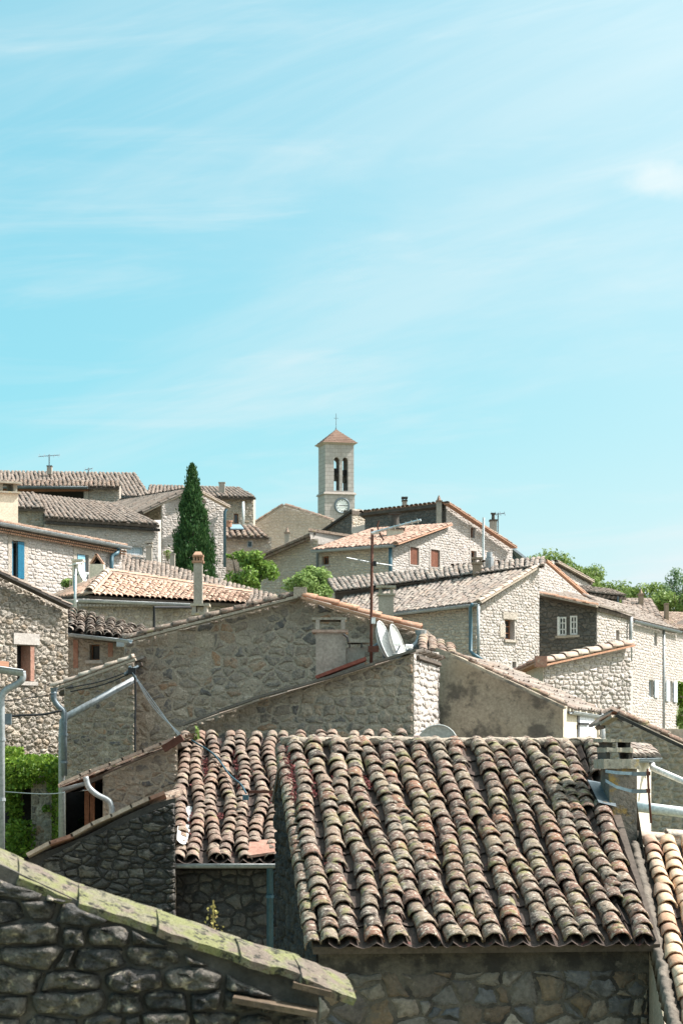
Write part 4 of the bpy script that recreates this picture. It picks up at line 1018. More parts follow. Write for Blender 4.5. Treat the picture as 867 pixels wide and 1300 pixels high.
# ================================================================== 7. wall with the slanting top in front of the gable
def slant_house():
    h = house('lean-to of grey stone whose long top edge climbs across the gable house', 400, 38.5, name='lean_to_house')
    W = wall(h, (235,37.9), (525,37.5), [(235,921),(320,892),(525,830)], gz(37)-.2, th=.5, mortar='mortar_grey',
         stone=dict(mat='stone_grey', w=.29, h=.185, parts=True, gap=.013, proud=.02, zs=P(0,952,37.7).z, jit=.3, drop=.15))
    W2 = wall(h, (525.2,37.52), (557,41.3), [(525.2,830),(557,828)], gz(38)-.2, th=.4, mortar='mortar_pale', name='end_wall',
         stone=dict(mat='stone_pale', w=.85, h=.17, parts=True, gap=.02, proud=.03, zs=P(0,965,39).z, jit=.3, miss=.02))
    back = Vector((.5,3.4,0)); e0, r0 = P(233,922,37.75)+back*.12, P(527,828,37.4)+back*.12
    roof(h, e0+back, e0, r0, r0+back, 'tile_brown', s=.22, e=.3, thick=.06)
    body(h, [(240,38.0),(525,37.7),(553,41.2),(262,41.5)], gz(38), P(0,925,38).z, 'mortar_grey')
    pts = [(233,922),(275,906),(320,890),(372,875),(424,860),(475,844),(527,828)]
    for (p, q) in zip(pts, pts[1:]):
        p0, p1 = P(p[0],p[1],37.6), P(q[0]+1,q[1],37.55); d = (p1-p0).normalized(); up = Vector((-d.z,0,d.x)); m = MB()
        m.box((p0+p1)/2 + up*(.02+rng.uniform(0,.012)), d*((p1-p0).length/2), Vector((0,.20,0)), up*.02); m.build('coping_tile', 'mortar_soot', h)
    # red flashing and rendered chimney block
    m = MB(); p0, p1 = P(402,863,39.6), P(465,839,39.6); d = (p1-p0).normalized(); up = Vector((-d.z,0,d.x)); m.box((p0+p1)/2+up*.03, d*((p1-p0).length/2), Vector((0,.5,0)), up*.026); m.build('flashing', 'red_paint', h)
    Y = 40.2; x0, x1 = XY(401,Y)[0], XY(463,Y)[0]; xm = XY(439,Y)[0]
    m = MB(); zt = P(0,803,Y).z; zt2 = P(0,822,Y).z; m.abox(x0, xm, Y, Y+.6, -.6, zt); m.abox(xm+.003, x1, Y+.05, Y+.55, -.6, zt2); ch = m.build('chimney', 'render_chimney', h)
    def bx(nm, u0, v0, u1, v1, d0=-.05, d1=.65, mt='render_chimney'):
        q = MB(); q.abox(XY(u0,Y)[0], XY(u1,Y)[0], Y+d0, Y+d1, P(0,v1,Y).z, P(0,v0,Y).z); q.build(nm, mt, ch)
    bx('collar_slab', 396, 799.5, 442, 803, mt='coping_pink'); bx('cap_leg', 401, 787.2, 406, 799.3); bx('cap_leg', 433, 787.2, 438, 799.3); bx('cap_slab', 396, 784, 440, 787, mt='chimney_cap')
    bx('side_slab', 441, 811, 469, 816, mt='chimney_cap'); bx('cap_leg', 443, 816.2, 445, 822, mt='chimney_dark'); bx('cap_leg', 458, 816.2, 460, 822, mt='chimney_dark')
    m = MB(); a,b = P(424,806,Y-.05), P(443,811,Y-.05); m.tube([P(436,805,Y-.06), P(441,809,Y-.06), P(442,815,Y-.06)], .02, 6); m.build('vent_pipe', 'cable_black', ch)
slant_house()
# dishes, mast on the lean-to
def dish(label, u, v, Y, r, yaw, mat, squash=1.0, arm=True, foot_z=None, pitch=18):
    c = P(u, v, Y); t = thing('satellite_dish', label, 'satellite dish', (c.x, c.y, c.z), 'satellite dishes on the roofs')
    M = Matrix.Rotation(R(yaw), 3, 'Z') @ Matrix.Rotation(R(-pitch), 3, 'X'); m = MB(); rings = 6; seg = 28
    for lay in (0, .02):
        b = len(m.v); m.v.append(tuple(c + M @ Vector((0, lay, 0))))
        for i in range(1, rings+1):
            q = r*i/rings
            for k in range(seg):
                a = 2*math.pi*k/seg; m.v.append(tuple(c + M @ Vector((q*math.cos(a)*squash, -(q*q)/(3.2*r)+lay, q*math.sin(a)))))
        for k in range(seg): m.f.append((b, b+1+k, b+1+(k+1)%seg))
        for i in range(rings-1):
            for k in range(seg): m.f.append((b+1+i*seg+k, b+1+(i+1)*seg+k, b+1+(i+1)*seg+(k+1)%seg, b+1+i*seg+(k+1)%seg))
    m.build('reflector', mat, t, smooth=True)
    m = MB(); m.tube([c + M @ Vector((r*squash*math.cos(2*math.pi*k/24), -r/3.2, r*math.sin(2*math.pi*k/24))) for k in range(25)], .012, 5); m.build('rim', mat, t, smooth=True)
    m = MB(); f = c + M @ Vector((0, -r*.95, -r*.35)); m.tube([c + M @ Vector((0, -r*.3, -r)), f], .014, 6); m.build('feed_arm', 'zinc_dark', t)
    m = MB(); m.tube([f, f + (c-f).normalized()*.12], .035, 8); m.build('receiver', 'dish_white', t)
    m = MB(); b0 = c + M @ Vector((0, .03, 0)); b1 = c + M @ Vector((0, .16, -.02)); m.tube([b0, b1, Vector((b1.x, b1.y, foot_z if foot_z is not None else c.z - r*1.3))], .028, 8); m.build('mount', 'zinc_dark', t)
    return t
dish('white satellite dish seen edge-on just right of the rusty mast', 482, 817, 40.0, .36, 74, 'dish_white', foot_z=P(0,850,40).z)
dish('light grey satellite dish, the right one of the pair by the rusty mast', 498, 820, 40.4, .35, 74, 'dish_grey', foot_z=P(0,850,40).z)
dish('round grey satellite dish half hidden behind the ridge of the big roof', 558, 950, 34.5, .33, -24, 'dish_grey', foot_z=gz(34), pitch=8)
def mast():
    Y = 39.6; b = P(471,838,Y); t = thing('antenna_mast', 'tall rusty antenna mast beside the satellite dishes', 'antenna', b)
    m = MB(); m.tube([P(471,848,Y), P(471.5,760,Y), P(472.5,672,Y)], .025, 8); m.build('mast', 'rust_metal', t, smooth=True)
    m = MB(); m.tube([P(474,676,Y), P(534,660,Y-.3)], .022, 6); m.tube([P(471,677,Y), P(481,675,Y)], .035, 6); m.build('boom', 'steel', t)
    m = MB(); m.tube(curve_pts([P(481,661,Y), P(479,668,Y), P(482,677,Y), P(487,686,Y)], 5), .014, 5); m.build('dipole', 'rust_metal', t)
    for k in range(7):
        u = lerp(486, 530, k/6); v = lerp(673.5, 661.3, k/6); c = P(u, v, Y-.3*k/6); mm = MB(); mm.tube([c+Vector((-.02,-.35,0)), c+Vector((.02,.35,0))], .008, 5); mm.build('element', 'steel', t)
    m = MB(); m.tube([P(440,708,Y-.2), P(471,714,Y), P(498,718,Y+.2)], .011, 6); m.build('lower_boom', 'zinc', t)
    for k in range(5):
        u = lerp(444, 494, k/4); v = lerp(708.5, 717.5, k/4); c = P(u, v, Y); mm = MB(); mm.tube([c+Vector((-.01,-.10,0)), c+Vector((.01,.10,0))], .005, 5); mm.build('element', 'zinc', t)
    m = MB(); m.box(P(475.5,715.5,Y-.05), Vector((.03,0,0)), Vector((0,.03,0)), Vector((0,0,.04))); m.build('amplifier_box', 'cable_black', t)
    m = MB(); m.box(P(474,788,Y-.05), Vector((.035,0,0)), Vector((0,.04,0)), Vector((0,0,.05))); m.build('junction_box', 'dish_white', t)
    m = MB(); m.box(P(474,824,Y), Vector((.09,0,0)), Vector((0,.04,0)), Vector((0,0,.05))); m.build('wall_bracket', 'rust_metal', t)
mast()
# ================================================================== 8. rendered house
def rendered_house():
    h = house('house with a stained grey rendered wall and a cream end with white shutter', 650, 42)
    wall(h, (553,41.6), (714.5,41.0), [(553,822),(573,829),(640,861),(714.5,896)], gz(41)-.2, th=.4, mortar='render_grey')
    W = wall(h, (714.7,41.02), (766,43.6), [(714.7,896),(766,903)], gz(42)-.2, th=.35, mortar='render_cream', openings=[(732,905,752.5,968)], name='end_wall')
    s0, z0, s1, z1 = W.holes[0]
    m = MB(); m.box(W.p((s0+s1)/2,(z0+z1)/2,-.2), W.X*((s1-s0)/2), W.n*.01, W.Z*((z1-z0)/2)); m.build('doorway_void', 'shade_void', h)
    sh = shutter(W, s0+.09, s1-.01, z0, z1-.02, 'paint_lilac', d=.01, boards=5)
    m = MB(); m.box(W.p(s0+.30, z1-.20, .045), W.X*.32, W.n*.012, W.Z*.02); m.build('hinge_bar', 'cable_black', sh)
    e0, e1 = P(716.5,900,40.98), P(768,908.5,43.7); r1 = P(640,866,46.5); r0 = P(572,834,41.4)
    bk = e1-e0; e0 = e0 + bk*.10; r0 = r0 + bk*.10; bk = bk*.9
    roof(h, e0, e1, r0+bk, r0, 'tile_pale', s=.22, e=.3, parts=True, thick=.05, zs=.8)
    verge(h, P(718,897,40.75), P(574,829.5,41.3), 'tile_left', r=.062, e=.34, parts=True, basew=.24, basemat='render_grey', lift=.0)
    gutter(h, e0+Vector((.03,-.03,-.03)), e1+Vector((.03,0,-.03)), .055, 'zinc')
    pipe(h, [P(764,905,43.3), P(764,912,43.2), P(764,1000,43.2)], .05, 'zinc', brackets=2)
    body(h, [(556,41.8),(714,41.2),(764,43.6),(600,45)], gz(42), P(0,905,42).z, 'render_grey', inset=.3)
rendered_house()
# ================================================================== 9. right: near brown gable, white pipes, lower tiled roof
def brown_gable():
    h = house('brown stone gable with a dark tile verge, behind the bracketed chimney', 830, 36.5)
    wall(h, (768,36.6), (905,36.0), [(768,917),(783,906),(905,964)], gz(36)-.2, th=.4, mortar='mortar_brown',
         stone=dict(mat='stone_brown', w=.20, h=.115, parts=True, gap=.011, proud=.016, zs=P(0,1075,36).z, jit=.3))
    bv = Vector((.3,4,0)); Rf, Ef, El = P(783,904,36.2)+bv*.08, P(907,964,35.8)+bv*.08, P(764,918,36.3)+bv*.08
    roof(h, Ef, Ef+bv, Rf+bv, Rf, 'tile_brown', s=.2, e=.3, thick=.07, name='right_roof'); roof(h, El+bv, El, Rf, Rf+bv, 'tile_brown', s=.2, e=.3, thick=.07, name='left_roof')
    verge(h, P(900,962,35.7), P(783,906,36.0), 'tile_left', r=.085, e=.34, parts=True, basew=.22, basemat='mortar_dark'); verge(h, P(765,917,36.2), P(780,907,36.0), 'tile_terracotta', r=.08, e=.2, basew=.2)
    body(h, [(770,36.7),(903,36.2),(903,40),(775,40)], gz(36), P(0,925,36).z, 'mortar_brown', inset=.3)
    # little roofed corner with a pale wall in front of it
    W = wall(h, (803,33.0), (826,34.3), [(803,963),(826,961)], gz(33)-.2, th=.3, mortar='render_mottled', name='corner_wall')
    a, b, c, d = P(790,961,32.8), P(834,960,34.0), P(826,950,34.9), P(786,946,33.8)
    roof(h, a, b, c, d, 'tile_pale', s=.2, e=.26, thick=.05, name='corner_roof')
    gutter(h, a+Vector((0,-.06,-.03)), b+Vector((0,-.06,-.03)), .06, 'zinc_dark')
    pipe(h, [P(826,965,33.9), P(828,975,33.6), P(870,993,33.0), P(900,1006,32.6)], .045, 'paint_beam', name='waste_pipe')
    pipe(h, [P(800,1023,31.8), P(840,1028,31.6), P(905,1036,31.2)], .072, 'paint_beam', name='waste_pipe')
surf('fillet', [(.10,.085,.07),(.16,.135,.11)], [((.06,.05,.042), 9, .52, .68, .7)], use_rand=False)
surf('render_mottled', [(.50,.455,.38),(.58,.53,.45)], [((.26,.22,.17), 9, .54, .7, .7), ((.14,.12,.10), 20, .62, .74, .6)], use_rand=False)
brown_gable()
def bracket():
    Y = 25.9; b = P(823,1010,Y); t = thing('mast_bracket', 'blue-grey steel straps holding a short rusty mast on the tiled roof chimney', 'bracket', b)
    for v0, v1 in ((979,982),(997,1004)):
        m = MB(); pts = [P(768,v0 + (0 if v0 < 990 else -6),Y), P(782,v0+2,Y-.02), P(800,v1,Y-.02), P(824,v1+.5,Y)]
        for p, q in zip(pts, pts[1:]): d = (q-p); m.box((p+q)/2, d/2, Vector((0,.008,0)), Vector((0,0,.017)))
        m.build('strap', 'bracket_blue', t)
        m = MB(); m.box(P(811,v1+.5,Y-.03), Vector((.075,0,0)), Vector((0,.016,0)), Vector((0,0,.022))); m.build('clamp', 'zinc_dark', t)
        m = MB(); m.box(P(822,v1,Y-.01), Vector((.024,0,0)), Vector((0,.03,0)), Vector((0,0,.022))); m.build('clamp', 'rust_metal', t)
    m = MB(); m.tube([P(821.5,976,Y), P(823,1005,Y), P(826,1045,Y)], .013, 7); m.build('mast', 'rust_metal', t, smooth=True)
bracket()
PL, PR_ = P(868,1318,21.6), P(1000,1312,21.9); QL, QR = P(812,1072,26.0), P(935,1070,26.3)
def right_house():
    h = house('low house at the right edge with bright orange and cream canal tiles', 870, 24)
    roof(h, PL, PR_, QR, QL, 'tile_new', s=.225, e=.235, parts=True, channel=True, wob=.025, thick=.08)
    body(h, [(862,21.9),(990,22.2),(930,27.5),(812,27.0)], gz(24), -3.0, 'mortar_grey')
    a, b = P(806,1066,26.3), P(935,1064,26.6)
    verge(h, a, b, 'coping_pink', r=.09, e=.36, parts=True, basew=.3, name='ridge_tile')
    # cement fillet between the two roofs
    m = MB(); n = 60
    for k in range(n+1):
        t = k/n; c = lerp(QL, PL, t) + Vector((0,0,rng.uniform(-.018,.012))); j = rng.uniform(-.02,.02)
        m.v += [tuple(c+Vector((-.10+j,0,.06))), tuple(c+Vector((-.06+j,-.02,.06))), tuple(c+Vector((.0+j,-.02,.02))), tuple(c+Vector((-.12+j,0,-.1)))]
    for k in range(n):
        for i in range(3): m.f.append((4*k+i, 4*k+i+1, 4*k+5+i, 4*k+4+i))
        m.f.append((4*k+3, 4*k, 4*k+4, 4*k+7))
    m.build('verge_fillet', 'fillet', h, smooth=True)
    m = MB(); q = [QL + Vector((-.13,0,-.1)), PL + Vector((-.13,0,-.1))]; m.quad(q[0], q[1], q[1]+Vector((0,0,-4)), q[0]+Vector((0,0,-4))); m.build('side_wall', 'mortar_grey', h)
right_house()
# ================================================================== 10. left middle distance
def left_wall_house():
    h = house('sunlit rubble house at the left edge with one tall dark window', 40, 50.5)
    W = wall(h, (-70,48.6), (86.5,51.3), [(-70,694),(0,731),(86.5,770)], gz(48)-.3, th=.45, mortar='mortar_warm', openings=[(22,819,44,865)],
         stone=dict(mat='stone_warm', w=.27, h=.16, parts=True, gap=.006, proud=.03, zs=P(0,965,50).z, jit=.45, rough=.5, drop=.18, k=.58, s0=1.25, ragged=.2))
    s0, z0, s1, z1 = W.holes[0]
    m = MB(); m.box(W.p((s0+s1)/2,(z0+z1)/2,-.36), W.X*((s1-s0)/2), W.n*.02, W.Z*((z1-z0)/2)); m.build('window_void', 'shade_void', h)
    m = MB(); m.box(W.p(s1-.06,(z0+z1)/2,-.14), W.X*.055, W.n*.15, W.Z*((z1-z0)/2-.01)); m.build('reveal_bricks', 'tile_terracotta_dull', h)
    m = MB(); m.box(W.p((s0+s1)/2,z1+.13,-.01), W.X*((s1-s0)/2+.12), W.n*.05, W.Z*.12); m.build('lintel', 'mortar_pale', h)
    m = MB(); m.box(W.p((s0+s1)/2,z0-.045,.0), W.X*((s1-s0)/2+.06), W.n*.06, W.Z*.04); m.build('sill', 'mortar_pale', h)
    bk = W.n*-4.5; e0, r0 = P(90,771,51.2)+bk*.08, P(-70,692,48.4)+bk*.08
    roof(h, e0, e0+bk, r0+bk, r0, 'tile_brown', s=.22, e=.3, thick=.10)
    verge(h, P(89,770,51.1), P(-60,698,48.4), 'tile_brown', r=.09, e=.3, basew=.26, basemat='mortar_dark')
    body(h, [(-68,48.8),(86,51.4),(50,55),(-110,52)], gz(50), P(0,770,50).z, 'mortar_warm', inset=.5)
    m = MB(); q0 = Vector((*XY(-69,48.75),0)); q1 = q0 + W.n*-4.3; m.quad((q0.x,q0.y,-4),(q1.x,q1.y,-4),(q1.x,q1.y,P(-69,698,48.75).z),(q0.x,q0.y,P(-69,698,48.75).z)); m.build('side_wall', 'mortar_warm', h)
    c = P(2,800,48.9)
left_wall_house()
def left_gutter_house():
    h = house('grey gutter, swan neck and downpipe of a house cut off by the left edge', -40, 30, name='stone_house')
    m = MB(); x, y = XY(-4,30.3); z0, z1 = gz(30)-.2, P(0,855,30).z; m.hexa([(x-4,y,z0),(x,y,z0),(x-.75,y+4,z0),(x-5,y+4,z0)],[(x-4,y,z1),(x,y,z1),(x-.75,y+4,z1),(x-5,y+4,z1)]); m.build('inner_wall', 'mortar_warm', h)
    wall(h, (-420,30.25), (-4.5,30.25), [(-420,812),(-4.5,855)], gz(30)-.2, th=.04, mortar='mortar_warm', stone=dict(mat='stone_warm', w=.3, h=.17, gap=.008, proud=.025))
    roof(h, P(-60,841,29.9), P(-4,846,29.9), P(-4,846,29.9)+Vector((-1.05,4.0,.9)), P(-60,841,29.9)+Vector((-1.05,4.0,.9)), 'tile_left', s=.21, e=.3, thick=.06)
    a, b = P(-60,838,30), P(31,851,30.0)
    gutter(h, a, b, .085, 'zinc')
    m = MB(); m.hexa([P(-60,846,30.1),P(12,852,30.1),P(12,845,31.6),P(-60,838,31.6)],[P(-60,841,30.1),P(12,847,30.1),P(12,840,31.6),P(-60,833,31.6)]); m.build('eave_board', 'wood_brown', h)
    pipe(h, curve_pts([P(29,852,30), P(29,862,30), P(21,869,30), P(8,876,30), P(2.5,886,30), P(2.5,900,30)], 6) + [P(2.5,1130,30)], .043, 'zinc', brackets=3)
    m = MB(); m.box(P(10,913,30.1), Vector((.05,0,0)), Vector((0,.03,0)), Vector((0,0,.07))); m.build('wall_box', 'zinc_dark', h)
left_gutter_house()
def creeper():
    t = thing('creeper', 'bright green creeper hanging in a thick curtain below the sunlit left house', 'creeper', (*XY(40,46), gz(46)))
    r = random.Random(21); DY = 2.6; m = MB()
    def blob(u0,v0,u1,v1,Y0,Y1,n,sz=.085):
        for _ in range(n):
            u = r.uniform(u0,u1); v = r.uniform(v0,v1); Y = r.uniform(Y0,Y1); leaf_cloud(m, [P(u,v,Y+DY)], r, sz, .3)
    # (column range, row range, distance range): overhanging mass, side curtains
    blob(6,948,30,968,46.0,47.4,500); blob(6,962,78,985,45.6,47.4,2300); blob(20,958,78,970,46.2,47.4,500); blob(6,985,42,1000,45.8,47.2,700)
    blob(6,1000,26,1030,46.0,47.0,420); blob(12,1000,30,1045,46.2,46.8,420); blob(8,1045,34,1085,45.6,46.6,650); blob(20,1040,45,1088,45.8,46.6,480)
    blob(60,985,79,1005,45.8,46.6,420); blob(66,1005,79,1065,46.0,46.6,420); blob(40,985,60,995,46.0,47.2,250); blob(54,1018,64,1032,46.0,46.4,60)
    m.build('foliage', 'leaf_creeper', t, kind='stuff')
    m = MB()
    for u in (14, 26, 72): m.tube(curve_pts([P(u,1110,49.3), P(u+r.uniform(-3,3),1050,49.3), P(u+r.uniform(-3,3),1000,49.3), P(u,968,49.3)], 5), .025, 6, r1=.01)
    m.build('stem', 'bark', t, smooth=True)
    w = thing('garden_arch', 'shadowy stone arch with a square pier under the creeper', 'archway', (*XY(40,47.2), gz(47)))
    W = wall(w, (40,48.8), (66,48.8), [(40,985),(66,985)], gz(46)-.2, th=.5, mortar='mortar_grey', name='pier', stone=dict(mat='stone_grey', w=.2, h=.22, parts=True, gap=.012, proud=.02, zs=P(0,1110,48.8).z))
    x0, x1 = XY(-10,49.7)[0], XY(80,49.7)[0]; m = MB(); m.abox(x0, x1, 49.65, 49.9, gz(47)-.2, P(0,966,49.7).z); m.build('back_wall', 'shade_void', w)  # near-black wall paints the shade under the creeper
    m = MB(); m.abox(x0, x1, 49.0, 49.6, P(0,982,49).z, P(0,974,49).z); m.build('lintel_slab', 'mortar_dark', w)
creeper()
def small_roof_house():
    h = house('low house with a small square window and a weathered tile roof, left of the gable', 130, 54)
    W = wall(h, (84,53.0), (176,52.7), [(84,803),(176,815)], gz(53)-.3, th=.4, mortar='mortar_warm', openings=[(114,818,127,838)],
         stone=dict(mat='stone_warm', w=.24, h=.17, parts=True, gap=.014, proud=.018, zs=P(0,890,53).z, jit=.35))
    window(W, 0, 'wood_brown', 'glass_dark', (0,0), .2, .03, sill='mortar_pale')
    for u, v0, v1 in ((97,812,848),(141,816,834)):
        m = MB(); s, za = W.sz(u, v1); _, zb = W.sz(u, v0); m.box(W.p(s,(za+zb)/2,.0), W.X*.055, W.n*.03, W.Z*((zb-za)/2)); m.build('brick_patch', 'tile_terracotta_dull', h)
    a, b, c, d = P(84,802,52.6), P(178,815,52.3), P(186,800,56.3), P(86,774,56.6)
    roof(h, a, b, c, d, 'tile_pale', s=.235, e=.32, parts=True, thick=.08, wob=.03)
    gutter(h, a+Vector((0,-.1,-.04)), P(160,812,52.3), .07, 'zinc')
    m = MB(); m.box(P(158,816,52.2), Vector((.16,0,0)), Vector((0,.1,0)), Vector((0,0,.09))); m.build('hopper', 'zinc', h)
    body(h, [(86,53.2),(176,52.9),(184,57),(88,57)], gz(54), P(0,815,53).z, 'mortar_warm', inset=.55)
small_roof_house()
def hip_house():
    h = house('house with a clean orange hipped roof, red hip mortar and long gutter', 180, 64)
    W = wall(h, (98,62.2), (310,65.8), [(98,762),(310,770)], gz(62)-.3, th=.4, mortar='mortar_warm',
         stone=dict(mat='stone_warm', w=.22, h=.155, gap=.014, proud=.018, zs=P(0,830,63).z, jit=.3))
    wall(h, (64,65.5), (98,62.2), [(64,760),(98,762)], gz(62)-.3, th=.4, mortar='mortar_warm', name='left_wall')
    EL_, ER_, AP, RE = P(113,755,62.0), P(312,766,65.5), P(137,728,65.0), P(318,755,69.0)
    roof(h, EL_, ER_, RE, AP, 'tile_orange', s=.185, e=.29, parts=True, thick=.08, wob=.01, over=.05, tilt=.03, zs=.7, name='front_roof')
    LB = P(66,757,66.5)
    # left hip face
    ro = roof(h, LB, EL_, lerp(EL_,AP,.94), lerp(LB,AP,.94), 'tile_orange', s=.185, e=.29, thick=.08, wob=.01, name='hip_roof')
    verge(h, EL_+Vector((0,0,.08)), AP+Vector((0,0,.06)), 'coping_pink', r=.11, e=.36, basew=.3, basemat='coping_pink', name='hip_tile', jit=.3, parts=True)
    verge(h, RE+Vector((0,0,.05)), AP+Vector((0,0,.07)), 'tile_orange', r=.11, e=.36, basew=.28, basemat='coping_pink', name='ridge_tile', jit=.3)
    gutter(h, P(98,761,61.8), P(250,767,64.3), .075, 'zinc')
    body(h, [(98,62.4),(310,66),(318,76),(66,70)], gz(64), P(0,768,63).z, 'mortar_warm', inset=.6)
    m = MB(); pts = [P(196,800,63.2), P(196,771,63.2), P(246,771,64.2)]; m.tube(pts, .04, 8); m.build('black_pipe', 'cable_black', h)
    m = MB(); 
    for k in range(34):
        u = lerp(102, 246, k/33); m.box(P(u, 768.5, lerp(61.98, 64.35, k/33)), Vector((.035,0,0)), Vector((0,.06,0)), Vector((0,0,.03)))
    m.build('dentil_course', 'mortar_pale', h, kind='stuff')
    chimney(h, 92/1, 105, 712, 745, 66.5, .5, 'render_cream', 'plain')
hip_house()
def tall_chimney():
    h = thing('chimney_stack', 'slim chimney with an orange brick top on a rendered base, before the cypress', 'chimney', P(252,775,58))
    Y = 58.0
    def bx(nm, u0, v0, u1, v1, mt, d0, d1): q = MB(); q.abox(XY(u0,Y)[0], XY(u1,Y)[0], Y+d0, Y+d1, P(0,v1,Y).z, P(0,v0,Y).z); return q.build(nm, mt, h)
    q = MB(); q.abox(XY(244,Y)[0], XY(275,Y)[0], Y, Y+.6, gz(58)-.1, P(0,781,Y).z); q.build('base', 'render_chimney', h)
    bx('base_slab', 243, 777.5, 279, 781, 'chimney_cap', -.05, .65); bx('cap_leg', 244, 769.3, 249, 777.3, 'render_chimney', 0, .6); bx('cap_leg', 259, 769.3, 263, 777.3, 'render_chimney', 0, .6); bx('cap_slab', 242, 766, 266, 769.2, 'chimney_cap', -.05, .65)
    bx('side_leg', 263.5, 782, 268, 789, 'render_chimney', -.2, -.03)
    bx('side_slab', 262, 789, 283, 792, 'chimney_cap', -.3, .1)
    Y = 60.5
    bx('shaft', 246, 714.5, 257, 766, 'render_chimney', 0, .25); bx('collar', 244, 711.8, 259, 714.3, 'tile_terracotta', -.04, .3)
    for u in (245.5, 249.3, 253, 256): bx('cap_brick', u, 706.8, u+2, 711.6, 'tile_terracotta', .0, .25)
    bx('cap_slab', 244.5, 704.3, 258.5, 706.6, 'tile_terracotta', -.04, .3)
    q = MB(); x0, x1, xa, xb = XY(245.5,Y)[0], XY(257.5,Y)[0], XY(248,Y)[0], XY(255,Y)[0]; z0, z1 = P(0,704.2,Y).z, P(0,700,Y).z
    q.hexa([(x0,Y-.02,z0),(x1,Y-.02,z0),(x1,Y+.28,z0),(x0,Y+.28,z0)],[(xa,Y+.06,z1),(xb,Y+.06,z1),(xb,Y+.2,z1),(xa,Y+.2,z1)]); q.build('cap_hood', 'tile_terracotta', h)
tall_chimney()
def blue_window_house():
    h = house('pale stone house with bright blue window shutters and a brick cornice', 80, 75)
    W = wall(h, (-30,71.2), (155,78.3), [(-30,661),(155,697)], gz(72)-.3, th=.45, mortar='mortar_pale', openings=[(15,687,30.5,735),(97.5,704,112,748)],
         stone=dict(mat='stone_pale', w=.40, h=.17, gap=.016, proud=.03, zs=P(0,800,74).z, jit=.3, hole_margin=.12, s0=.6))
    window(W, 0, 'paint_white', 'glass_dark', (1,0), .25, .04, surround='mortar_warm', sw=.2); window(W, 1, 'paint_white', 'glass_sky', (1,0), .25, .04, surround='mortar_warm', sw=.2)
    s0, z0, s1, z1 = W.holes[0]
    shutter(W, s0+.02, s0+.15, z0+.02, z1-.02, 'paint_blue', d=-.06, boards=1)
    shutter(W, s0+(s1-s0)*.46, s1-.02, z0+.02, z1-.02, 'paint_blue', d=.03, boards=4)
    s0, z0, s1, z1 = W.holes[1]
    shutter(W, s0+.03, s0+(s1-s0)*.68, z0+.02, z1-.02, 'paint_blue_pale', d=.02, boards=4)
    e0, e1 = P(-30,657,70.9), P(161,693,78.2); up = Vector((-.9,.445,0)).normalized()*4.2 + Vector((0,0,.78))
    roof(h, e0, e1, e1+up, e0+up, 'tile_orange', s=.23, e=.34, thick=.09, name='roof')
    m = MB()
    for k in range(70):
        t = (k+.5)/70; p = lerp(e0, e1, t) - up.normalized()*-.10 + Vector((0,0,-.20))
        m.box(p, (e1-e0).normalized()*.035, up.normalized()*.13, Vector((0,0,.025)))
        m.box(p+Vector((0,0,-.085))+up.normalized()*.03, (e1-e0).normalized()*.035, up.normalized()*.13, Vector((0,0,.025)))
    m.build('brick_cornice', 'tile_terracotta', h, kind='stuff')
    gutter(h, e0+Vector((.10,-.05,-.05)), e1+Vector((.12,-.05,-.05)), .085, 'zinc')
    pipe(h, curve_pts([e1+Vector((-.25,-.25,-.1)), P(149,702,77.6), P(143,706,77.5), P(142,714,77.4)], 4)+[P(142,750,77.4)], .07, 'pipe_blue')
    body(h, [(-28,71.5),(153,78.4),(80,86),(-120,80)], gz(74), P(0,690,74).z, 'mortar_pale', inset=.7)
    m = MB(); back = [P(153,697,78.3), P(20,690,86)]
    chimney(h, -8, 17, 626, 668, 77.5, .8, 'render_cream', 'slab', 'chimney_cap', rot=.45)
blue_window_house()
def vent_chimney():
    t = thing('chimney_stack', 'small white chimney box with a brick gable hood, by the pale blue shutter', 'chimney', P(123,750,69.5)); Y = 69.3
    def bx(nm, u0, v0, u1, v1, mt, d=.5): q = MB(); q.abox(XY(u0,Y)[0], XY(u1,Y)[0], Y, Y+d, P(0,v1,Y).z, P(0,v0,Y).z); return q.build(nm, mt, t)
    bx('shaft', 114, 716, 132, 755, 'render_cream')
    a, b, c = P(115.5,716,Y+.02), P(130.5,716,Y+.02), P(122.5,704.5,Y+.02)
    for p, q_ in ((a,c),(b,c)):
        m = MB(); d = (q_-p); nrm = Vector((-d.z,0,d.x)).normalized(); m.box((p+q_)/2+Vector((0,.2,.02)), d*.54, Vector((0,.22,0)), nrm*.028); m.build('hood_slab', 'tile_terracotta', t)
    m = MB(); m.add([a+Vector((.03,.38,0)), b+Vector((-.03,.38,0)), c+Vector((0,.38,-.04))], ((0,1,2),)); m.build('hood_back', 'shade_void', t)
vent_chimney()
def pole_dish():
    Y = 60.8; t = thing('antenna_pole', 'thin pale pole with a flat white panel antenna above the orange roof', 'antenna', P(96,800,Y))
    m = MB(); m.tube([P(96,800,Y), P(96,716,Y)], .035, 7); m.build('pole', 'steel', t, smooth=True)
    m = MB(); m.add([P(87,718.5,Y-.1), P(97,714.5,Y-.4), P(106,713,Y+.1), P(96,717.5,Y+.4)] + [P(87,719.5,Y-.1), P(97,715.6,Y-.4), P(106,714,Y+.1), P(96,718.5,Y+.4)], ((0,1,2,3),(7,6,5,4),(0,4,5,1),(1,5,6,2),(2,6,7,3),(3,7,4,0))); m.build('panel', 'paint_white', t)
    dish('slim cream satellite dish edge-on below the flat white panel', 101.5, 728, 61.2, .24, 76, 'dish_white', foot_z=P(0,750,61).z)
pole_dish()
